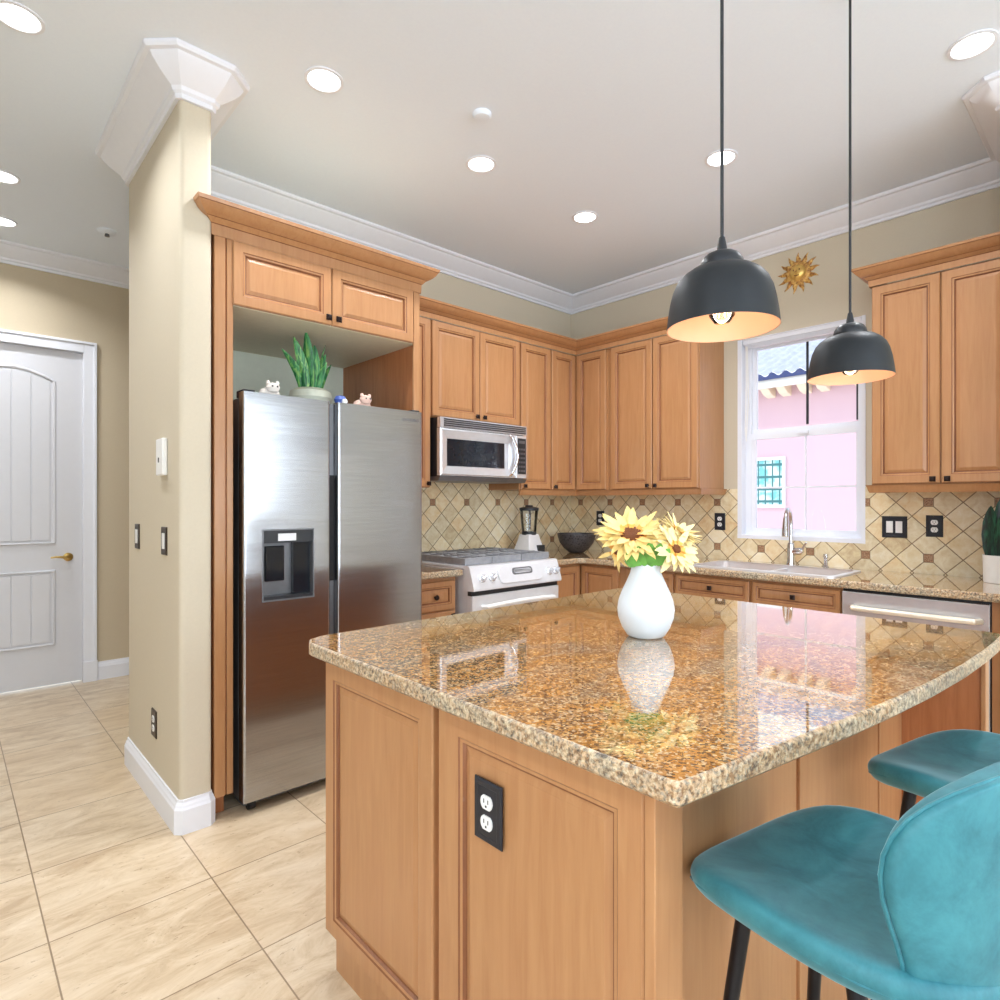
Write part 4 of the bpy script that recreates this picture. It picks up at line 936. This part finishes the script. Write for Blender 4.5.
# ------------------------------------------------------------------ pendants
def pendant(x, y, zr, R_, label):
    t = thing('pendant_light', (x, y, zr), label, 'pendant light', 'pendant lights over the island'); s = R_ / 0.1425
    o_ = [(0.1425, 0.0), (0.1385, 0.035), (0.133, 0.070), (0.126, 0.098), (0.116, 0.121), (0.102, 0.138), (0.082, 0.152), (0.054, 0.160)]
    out = [(r * s, z * s) for r, z in o_]; inn = [((r - 0.003) * s, (z - 0.002) * s) for r, z in o_[::-1]]; inn[-1] = (inn[-1][0], 0.0)
    m = MB(); m.lathe(out + [(0.0, 0.161 * s)], (x, y, zr), 48, cap0=False, cap1=True)
    m.build('shade', M['pendant'], t, smooth=True)
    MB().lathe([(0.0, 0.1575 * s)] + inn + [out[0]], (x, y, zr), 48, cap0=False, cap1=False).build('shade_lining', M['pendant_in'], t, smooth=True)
    MB().lathe([(r * s, z * s) for r, z in ((0.054, 0.156), (0.056, 0.164), (0.053, 0.178), (0.045, 0.191), (0.034, 0.198), (0.014, 0.200), (0.0, 0.201))], (x, y, zr), 36).build('cap', M['black'], t, smooth=True)
    MB().lathe([(r * s, z * s) for r, z in ((0.014, 0.197), (0.0125, 0.215), (0.008, 0.240), (0.005, 0.244), (0, 0.245))], (x, y, zr), 18).build('strain_relief', M['black'], t, smooth=True)
    MB().tube([(x, y, zr + 0.24 * s), (x, y, H - 0.02)], 0.0042, 8).build('cord', M['black'], t, smooth=True)
    MB().lathe([(0, 0), (0.034, 0.0), (0.034, -0.008), (0.026, -0.013), (0, -0.014)], (x, y, H), 28).build('ceiling_canopy', M['black'], t, smooth=True)
    MB().lathe([(0.02, 0.15 * s), (0.02, 0.10 * s), (0, 0.10 * s)], (x, y, zr), 16).build('socket', M['brass'], t, smooth=True)
    bz = zr + 0.045 * s
    b_ = MB().lathe([(0, -0.032), (0.018, -0.027), (0.030, -0.010), (0.030, 0.010), (0.020, 0.034), (0.014, 0.055)], (x, y, bz), 20, cap1=False).build('bulb', M['bulbglass'], t, smooth=True)
    m = MB()
    for k in range(6):
        a = 2 * pi * k / 6; m.tube([(x + 0.004 * cos(a), y + 0.004 * sin(a), bz + 0.03), (x + 0.014 * cos(a), y + 0.014 * sin(a), bz - 0.012)], 0.0009, 5)
    m.build('filament', M['filament'], b_)
    light('lamp', 'POINT', (0, 0, 0.045 * s), 0.4, (1, 0.86, 0.72), 0.03, parent=t)
    return t
pendant(-2.6175, -2.714, 1.7255, 0.129, 'larger-looking matte black dome pendant in front of the sun plaque')
pendant(-1.751, -2.725, 1.7255, 0.129, 'matte black dome pendant overlapping the kitchen window')

# ------------------------------------------------------------------ bar stools
def stool(label):
    t = thing('bar_stool', (0, 0, 0), label, 'bar stool', 'teal bar stools at the island')
    half = [(0, 0.215), (0.07, 0.213), (0.135, 0.202), (0.182, 0.178), (0.207, 0.140), (0.219, 0.085), (0.222, 0.02), (0.217, -0.05), (0.203, -0.115), (0.172, -0.168), (0.12, -0.203), (0.06, -0.218), (0, -0.222)]
    ol = half + [(-x, y) for x, y in half[-2:0:-1]]
    def zs(x, y): return 0.712 + 0.018 * (abs(x) / 0.22) ** 2 - 0.030 * max(0, (y - 0.05) / 0.165) ** 2 - 0.006
    L = []
    for sc, dz in ((0.60, -0.052), (0.86, -0.050), (0.95, -0.040), (0.993, -0.022), (1.0, -0.010), (0.985, 0.003), (0.93, 0.010), (0.78, 0.006), (0.5, -0.004), (0.2, -0.009)):
        L.append([(x * sc, y * sc, zs(x * sc, y * sc) + dz) for x, y in ol])
    seat = MB().loops(L).build('seat', M['velvet'], t, smooth=True, subsurf=1, auto=80)
    # piping line along the side
    m = MB(); pp = [(x * 0.978, y * 0.978, zs(x, y) - 0.022) for x, y in ol]; m.tube(pp + [pp[0]], 0.0018, 6); m.build('piping', M['velvet'], seat, smooth=True)
    # wrapped backrest: rows of height, columns of angle
    rows = []
    spec = []
    for k in range(19):
        z = 0.652 + (0.977 - 0.652) * (0.5 - 0.5 * cos(pi * k / 18))
        if z > 0.84: am = 55 * max(0.004, 1 - ((z - 0.84) / 0.1375) ** 2.3) ** (1 / 2.3)
        elif z > 0.70: u = (0.84 - z) / 0.14; am = 55 - 8 * (3 * u * u - 2 * u ** 3)
        else: u = (0.70 - z) / 0.049; am = 47 * (max(0.0, 1 - u ** 2.2)) ** 0.5 + 3
        spec.append((z, am, 0.93 + 0.09 * min(1, (z - 0.652) / 0.25)))
    NC = 16
    def surf(th, z, k, off): 
        a, b = 0.222 * k + off, 0.215 * k + off
        return (a * sin(th), -b * cos(th) - 0.004, z)
    def ring(off):
        return [[surf(radians(am) * (2 * j / NC - 1), z - 0.0, k, off) for j in range(NC + 1)] for z, am, k in spec]
    out, inn = ring(0.012), ring(-0.022)
    m = MB(); nr = len(spec); nc = NC + 1
    vo = [p for r_ in out for p in r_]; vi = [p for r_ in inn for p in r_]; fs = []
    for i in range(nr - 1):
        for j in range(nc - 1):
            a = i * nc + j; fs.append((a, a + 1, a + nc + 1, a + nc)); q = nr * nc; fs.append((q + a, q + a + nc, q + a + nc + 1, q + a + 1))
    q = nr * nc
    for j in range(nc - 1): fs.append((j, q + j, q + j + 1, j + 1)); a = (nr - 1) * nc + j; fs.append((a, a + 1, q + a + 1, q + a))
    for i in range(nr - 1): a = i * nc; fs.append((a, a + nc, q + a + nc, q + a)); a = i * nc + nc - 1; fs.append((a, q + a, q + a + nc, a + nc))
    m.add(vo + vi, fs); br = m.build('backrest', M['velvet'], t, smooth=True, subsurf=2, auto=120)
    # piping along the rim
    rim = [Vector(out[i][0]) for i in range(1, nr)] + [Vector(p) for p in out[-1][1:-1]] + [Vector(out[i][-1]) for i in range(nr - 1, 0, -1)]
    m = MB(); m.tube([Vector((p.x * 0.955, p.y * 0.955, p.z * 1.0 - 0.002)) for p in rim[1:-1]], 0.003, 6); m.build('piping', M['velvet'], br, smooth=True)
    for sx in (-1, 1):
        for sy, yt, yb in ((1, 0.115, 0.185), (-1, -0.06, -0.20)):
            x0 = sx * (0.105 if sy > 0 else 0.12)
            lg = MB().tube([(x0, yt, 0.672), (x0 + sx * 0.065, yb, 0.004)], [0.0135, 0.009], 14).build('leg', M['leg'], t, smooth=True)
    m = MB(); fz = 0.26; f = 1 - (fz / 0.672)
    c4 = [(-(0.105 + 0.065 * f), 0.115 + 0.07 * f), (0.105 + 0.065 * f, 0.115 + 0.07 * f), (0.12 + 0.065 * f, -0.06 - 0.14 * f), (-(0.12 + 0.065 * f), -0.06 - 0.14 * f)]
    for i in range(4): a, b_ = c4[i], c4[(i + 1) % 4]; m.tube([(a[0], a[1], fz), (b_[0], b_[1], fz)], 0.008, 10)
    m.build('footrest', M['leg'], t, smooth=True)
    MB().box(-0.13, 0.13, -0.10, 0.13, 0.660, 0.672).build('seat_plate', M['leg'], t)
    return t
s1 = stool('teal velvet bar stool closest to the camera with its back in full view')
s1.location = (-2.927, -3.094, 0); s1.rotation_euler = (0, 0, radians(-11))
s2 = copy_tree(s1); s2.location = (-2.262, -3.172, 0); s2.rotation_euler = (0, 0, radians(-11))
s2['label'] = 'teal velvet bar stool farther along the island, mostly hidden by its twin'

# ------------------------------------------------------------------ things on the counters
BX, BY = -0.33, -0.34
prof = [(0.045, 0.0), (0.060, 0.004), (0.10, 0.035), (0.133, 0.080), (0.150, 0.135), (0.151, 0.150), (0.146, 0.150), (0.140, 0.125), (0.125, 0.08), (0.09, 0.036), (0.05, 0.012), (0, 0.010)]
tag(MB().lathe(prof, (BX, BY, CT1), 36, cap1=False).build('fruit_bowl', M['bowl'], smooth=True), 'dark woven-look bowl on the corner counter', 'bowl')
BX, BY = -0.745, -0.225
t = thing('countertop_blender', (BX, BY, CT1), 'countertop blender with a glass jar and black lid behind the gas range', 'blender')
L = [[(BX + sx * w_, BY + sy * w_, CT1 + z) for sx, sy in ((-1, -1), (1, -1), (1, 1), (-1, 1))] for w_, z in ((0.088, 0), (0.088, 0.02), (0.062, 0.11), (0.052, 0.155))]
MB().loops(L).build('base', M['silver'], t, bevel=0.006)
MB().box(BX + 0.005, BX + 0.075, BY - 0.094, BY - 0.06, CT1 + 0.012, CT1 + 0.075).build('control_plate', M['black'], t, bevel=0.003)
MB().lathe([(0.052, 0.155), (0.055, 0.175), (0.070, 0.335), (0.067, 0.335), (0.052, 0.178), (0, 0.170)], (BX, BY, CT1), 28, cap0=False, cap1=False).build('jar', M['jar'], t, smooth=True)
MB().lathe([(0.056, 0.150), (0.056, 0.172), (0.05, 0.172)], (BX, BY, CT1), 24, cap0=False, cap1=False).build('jar_collar', M['black'], t, smooth=True)
MB().lathe([(0, 0.33), (0.073, 0.332), (0.074, 0.352), (0.05, 0.358), (0.03, 0.36), (0.028, 0.372), (0, 0.373)], (BX, BY, CT1), 28).build('lid', M['black'], t, smooth=True)
MB().tube([(BX + 0.05, BY + 0.045, CT1 + 0.33), (BX + 0.08, BY + 0.07, CT1 + 0.32), (BX + 0.08, BY + 0.07, CT1 + 0.22), (BX + 0.045, BY + 0.04, CT1 + 0.19)], 0.008, 10).build('handle', M['black'], t, smooth=True)

def snakeplant(name, x, y, z, rp, hp, leaves, label, potmat, leafmat, squat=False):
    t = thing(name, (x, y, z), label, 'potted plant')
    if squat: pr = [(0.5 * rp, 0), (0.85 * rp, 0.15 * hp), (rp, 0.5 * hp), (0.92 * rp, 0.85 * hp), (0.7 * rp, hp), (0.66 * rp, hp), (0.66 * rp, 0.9 * hp)]
    else: pr = [(0.94 * rp, 0), (0.97 * rp, 0.03 * hp), (rp, hp), (0.93 * rp, hp), (0.92 * rp, 0.88 * hp)]
    MB().lathe(pr, (x, y, z), 32, cap1=False).build('pot', potmat, t, smooth=True)
    MB().lathe([(0, 0.88 * hp), (0.68 * rp if squat else 0.93 * rp, 0.88 * hp), (0, 0.9 * hp)], (x, y, z), 20).build('soil', M['soil'], t)
    for (dx, dy, lx, ly, h_, wd, tw) in leaves:
        m = MB(); rows = []; side = Vector((cos(tw), sin(tw), 0)); fn = Vector((-sin(tw), cos(tw), 0))
        for s_, ww in ((0, 0.55), (0.2, 0.85), (0.45, 1.0), (0.7, 0.85), (0.88, 0.5), (0.97, 0.2), (1.0, 0.04)):
            c = Vector((x + dx + lx * s_ * s_, y + dy + ly * s_ * s_, z + 0.86 * hp + h_ * s_))
            rows.append([c - side * wd * ww + fn * wd * 0.35 * ww, c + fn * 0.003, c + side * wd * ww + fn * wd * 0.35 * ww, c - fn * 0.003])
        m.loops(rows); m.build('leaf', leafmat, t, smooth=True, auto=70)
    return t
ty = radians(-43)
snakeplant('potted_snake_plant', -2.660, -0.60, 1.7715, 0.105, 0.092, [(-0.045, 0, -0.10, 0, 0.19, 0.024, ty), (-0.030, -0.01, -0.06, 0, 0.255, 0.026, ty + 0.3), (-0.01, 0.0, -0.02, -0.01, 0.295, 0.031, ty - 0.2), (0.010, -0.02, 0.0, 0.0, 0.23, 0.028, ty), (0.03, 0, 0.05, 0, 0.20, 0.022, ty + 0.2), (0.045, -0.01, 0.06, 0, 0.15, 0.018, ty - 0.3), (0.04, 0.01, 0.055, 0.02, 0.255, 0.006, ty), (-0.035, -0.02, -0.03, -0.01, 0.14, 0.022, ty), (0.02, -0.03, 0.04, -0.02, 0.15, 0.022, ty)],
           'green snake plant in a squat pale pot on top of the refrigerator', M['potgreen'], M['snake'], True)
snakeplant('potted_counter_plant', -0.19, -2.912, 0.9145, 0.072, 0.135, [(-0.02, 0.035, -0.01, 0.0, 0.26, 0.036, radians(80)), (0.0, 0.0, 0, 0, 0.30, 0.036, radians(95)), (0.02, -0.03, 0, -0.01, 0.24, 0.03, radians(70)), (-0.03, -0.01, -0.02, 0, 0.22, 0.034, radians(100))],
           'dark green leafy plant in a white pot at the window wall counter end', M['pot'], M['snakedark'])

def figurine(name, x, y, z, s, mat, label, cat):
    t = thing(name, (x, y, z), label, cat)
    b = MB().lathe([(0, 0), (0.7, 0.05), (1.0, 0.5), (0.9, 1.0), (0.5, 1.35), (0, 1.45)], (0, 0, 0), 16); b.xf(Matrix.Translation((x, y, z)) @ Matrix.Diagonal((s * 1.25, s * 0.8, s * 0.8, 1))); b.build('body', mat, t, smooth=True)
    hx, hy = x + 0.004, y - 0.75 * s
    h = MB().lathe([(0, 0), (0.6, 0.15), (0.85, 0.7), (0.7, 1.2), (0, 1.5)], (0, 0, 0), 16); h.xf(Matrix.Translation((hx, hy, z + 0.45 * s)) @ Matrix.Diagonal((s * 1.0, s * 0.8, s * 0.85, 1))); hd = h.build('head', mat, t, smooth=True)
    for sx in (-1, 1):
        MB().lathe([(0, 0), (0.26 * s, 0.1 * s), (0.2 * s, 0.4 * s), (0, 0.5 * s)], (hx + sx * 0.55 * s, hy, z + 1.42 * s), 10).build('ear', mat, hd, smooth=True)
        MB().lathe([(0, 0), (0.12 * s, 0.04 * s), (0, 0.1 * s)], (hx + sx * 0.3 * s, hy - 0.66 * s, z + 1.15 * s), 8, (0, -1, 0)).build('eye', M['black'], hd)
    return t
figurine('animal_figurine', -2.930, -0.765, 1.7715, 0.037, M['fig'], 'white spotted animal figurine on the refrigerator left of the plant', 'figurine')
figurine('animal_figurine', -2.470, -0.765, 1.7715, 0.037, M['figpink'], 'pinkish animal figurine on the refrigerator beside the side panel', 'figurine')
t = thing('small_dish_ornament', (-2.60, -0.79, 1.7715), 'small blue and white ornament between plant pot and pink figurine', 'ornament')
MB().lathe([(0.012, 0), (0.024, 0.008), (0.030, 0.024), (0.022, 0.04), (0, 0.046)], (-2.60, -0.79, 1.7715), 20).build('dome', M['blue'], t, smooth=True)
MB().lathe([(0, 0), (0.012, 0.004), (0.012, 0.016), (0, 0.02)], (-2.595, -0.813, 1.785), 12, (0, -1, 0)).build('white_face', M['white'], t, smooth=True)

# ------------------------------------------------------------------ sun plaque
SY, SZ = -1.888, 2.762
t = thing('sun_wall_plaque', (-0.005, SY, SZ - 0.13), 'antique gold sun face plaque above the kitchen window', 'wall decoration')
m = MB(); n = 13
m.lathe([(0, 0), (0.072, 0), (0.076, 0.006), (0.066, 0.014), (0.052, 0.014)], (-0.001, SY, SZ), 32, (-1, 0, 0))
m.build('disc', M['gold'], t, smooth=True)
for k in range(n):
    a = 2 * pi * k / n + 0.1; ca, sa = cos(a), sin(a)
    def pt(r, w_, d): return (-0.003 - d, SY + r * ca - w_ * sa, SZ + r * sa + w_ * ca)
    rm = MB(); rows = []
    for r_, w_, bend in ((0.066, 0.017, 0), (0.085, 0.015, 0.003), (0.105, 0.008, -0.002), (0.130, 0.001, 0.003)):
        rows.append([pt(r_, -w_ + bend, 0), pt(r_, bend, 0.009 * (w_ / 0.017 + 0.15)), pt(r_, w_ + bend, 0), pt(r_, bend, -0.001)])
    rm.loops(rows); rm.build('ray', M['gold'], t)
fc_ = MB().lathe([(0.050, 0.010), (0.048, 0.020), (0.036, 0.030), (0.018, 0.035), (0, 0.036)], (-0.001, SY, SZ), 28, (-1, 0, 0), cap0=True).build('face', plain('bright_gold', (226, 190, 110), 0.32, 0.7, var=0.1), t, smooth=True)
m = MB(); m.tube([(-0.036, SY, SZ + 0.012), (-0.044, SY, SZ - 0.006), (-0.038, SY, SZ - 0.012)], [0.003, 0.006, 0.004], 8); m.build('nose', M['gold'], fc_, smooth=True)
m = MB(); m.tube([(-0.033, SY - 0.014, SZ - 0.020), (-0.036, SY, SZ - 0.025), (-0.033, SY + 0.014, SZ - 0.020)], 0.003, 6); m.build('mouth', M['seed'], fc_)
for sy_ in (-1, 1): MB().lathe([(0, 0), (0.006, 0.001), (0, 0.003)], (-0.034, SY + sy_ * 0.017, SZ + 0.012), 10, (-1, 0, 0)).build('eye', M['seed'], fc_)

# ------------------------------------------------------------------ neighbour's house outside the window
NX = 4.0
N = thing('neighbor_house', (NX + 2, -0.5, -3.0), 'pink stucco house with a tiled roof outside the kitchen window', 'house')
MB().box(NX, NX + 0.3, -6.5, 6.0, -3.0, 2.85).build('wall', M['pink'], N)
MB().box(NX - 0.30, NX - 0.26, -6.5, 6.0, 2.76, 2.86).build('gutter', M['white'], N)
MB().box(NX - 0.28, NX + 0.05, -6.5, 6.0, 2.84, 2.87).build('soffit', M['corbel'], N)
m = MB()
# scalloped blue edge under the tiles and the corrugated tile roof
ny = 520; y0, y1 = -6.5, 6.0
rows = []
pitch = 0.165; slope = math.tan(radians(24))
rx = [(-0.34, 0.0), (0.0, 0), (0.0, -0.03), (0.36, 0), (0.36, -0.03), (0.72, 0), (0.72, -0.03), (1.08, 0), (1.08, -0.03), (1.44, 0), (1.44, -0.03), (2.2, 0)]
for dx, dz in rx:
    rows.append([(NX + dx, y0 + (y1 - y0) * j / ny, 2.925 + (dx + 0.34) * slope + dz + 0.024 * cos(2 * pi * (y0 + (y1 - y0) * j / ny) / pitch)) for j in range(ny + 1)])
m.loops(rows, False, False, False)
m.build('roof', M['rooftile'], N, smooth=True, auto=50)
m = MB(); rows = []
for zf in (0, 1):
    rows.append([(NX - 0.335, y0 + (y1 - y0) * j / ny, (2.855 if zf == 0 else 2.918 + 0.024 * cos(2 * pi * (y0 + (y1 - y0) * j / ny) / pitch))) for j in range(ny + 1)])
m.loops(rows, False, False, False); m.build('scalloped_eave', M['fascia'], N)
for k, yy in enumerate([-2.9, -2.5, -2.1, -1.7, -1.30, -1.08, -0.68, -0.47, -0.22, -0.02, 0.4, 0.8, 1.2]):
    m = MB(); m.loops([[(NX - d, yy - 0.055, z) for d, z in ((0, 2.82), (0.24, 2.82), (0.24, 2.76), (0.14, 2.70), (0, 2.67))], [(NX - d, yy + 0.055, z) for d, z in ((0, 2.82), (0.24, 2.82), (0.24, 2.76), (0.14, 2.70), (0, 2.67))]])
    m.build('corbel', M['corbel'], N, bevel=0.01)
wn2 = MB(); wn2.box(NX - 0.03, NX + 0.01, -0.18, 0.52, 1.24, 1.28); wn2.box(NX - 0.03, NX + 0.01, -0.18, 0.52, 1.86, 1.90); wn2.box(NX - 0.03, NX + 0.01, -0.20, -0.165, 1.24, 1.90); wn2.box(NX - 0.03, NX + 0.01, 0.50, 0.54, 1.24, 1.90)
f_ = wn2.build('window', M['trim'], N)
MB().box(NX - 0.015, NX - 0.002, -0.165, 0.50, 1.28, 1.86).build('pane', M['glassblock'], f_)
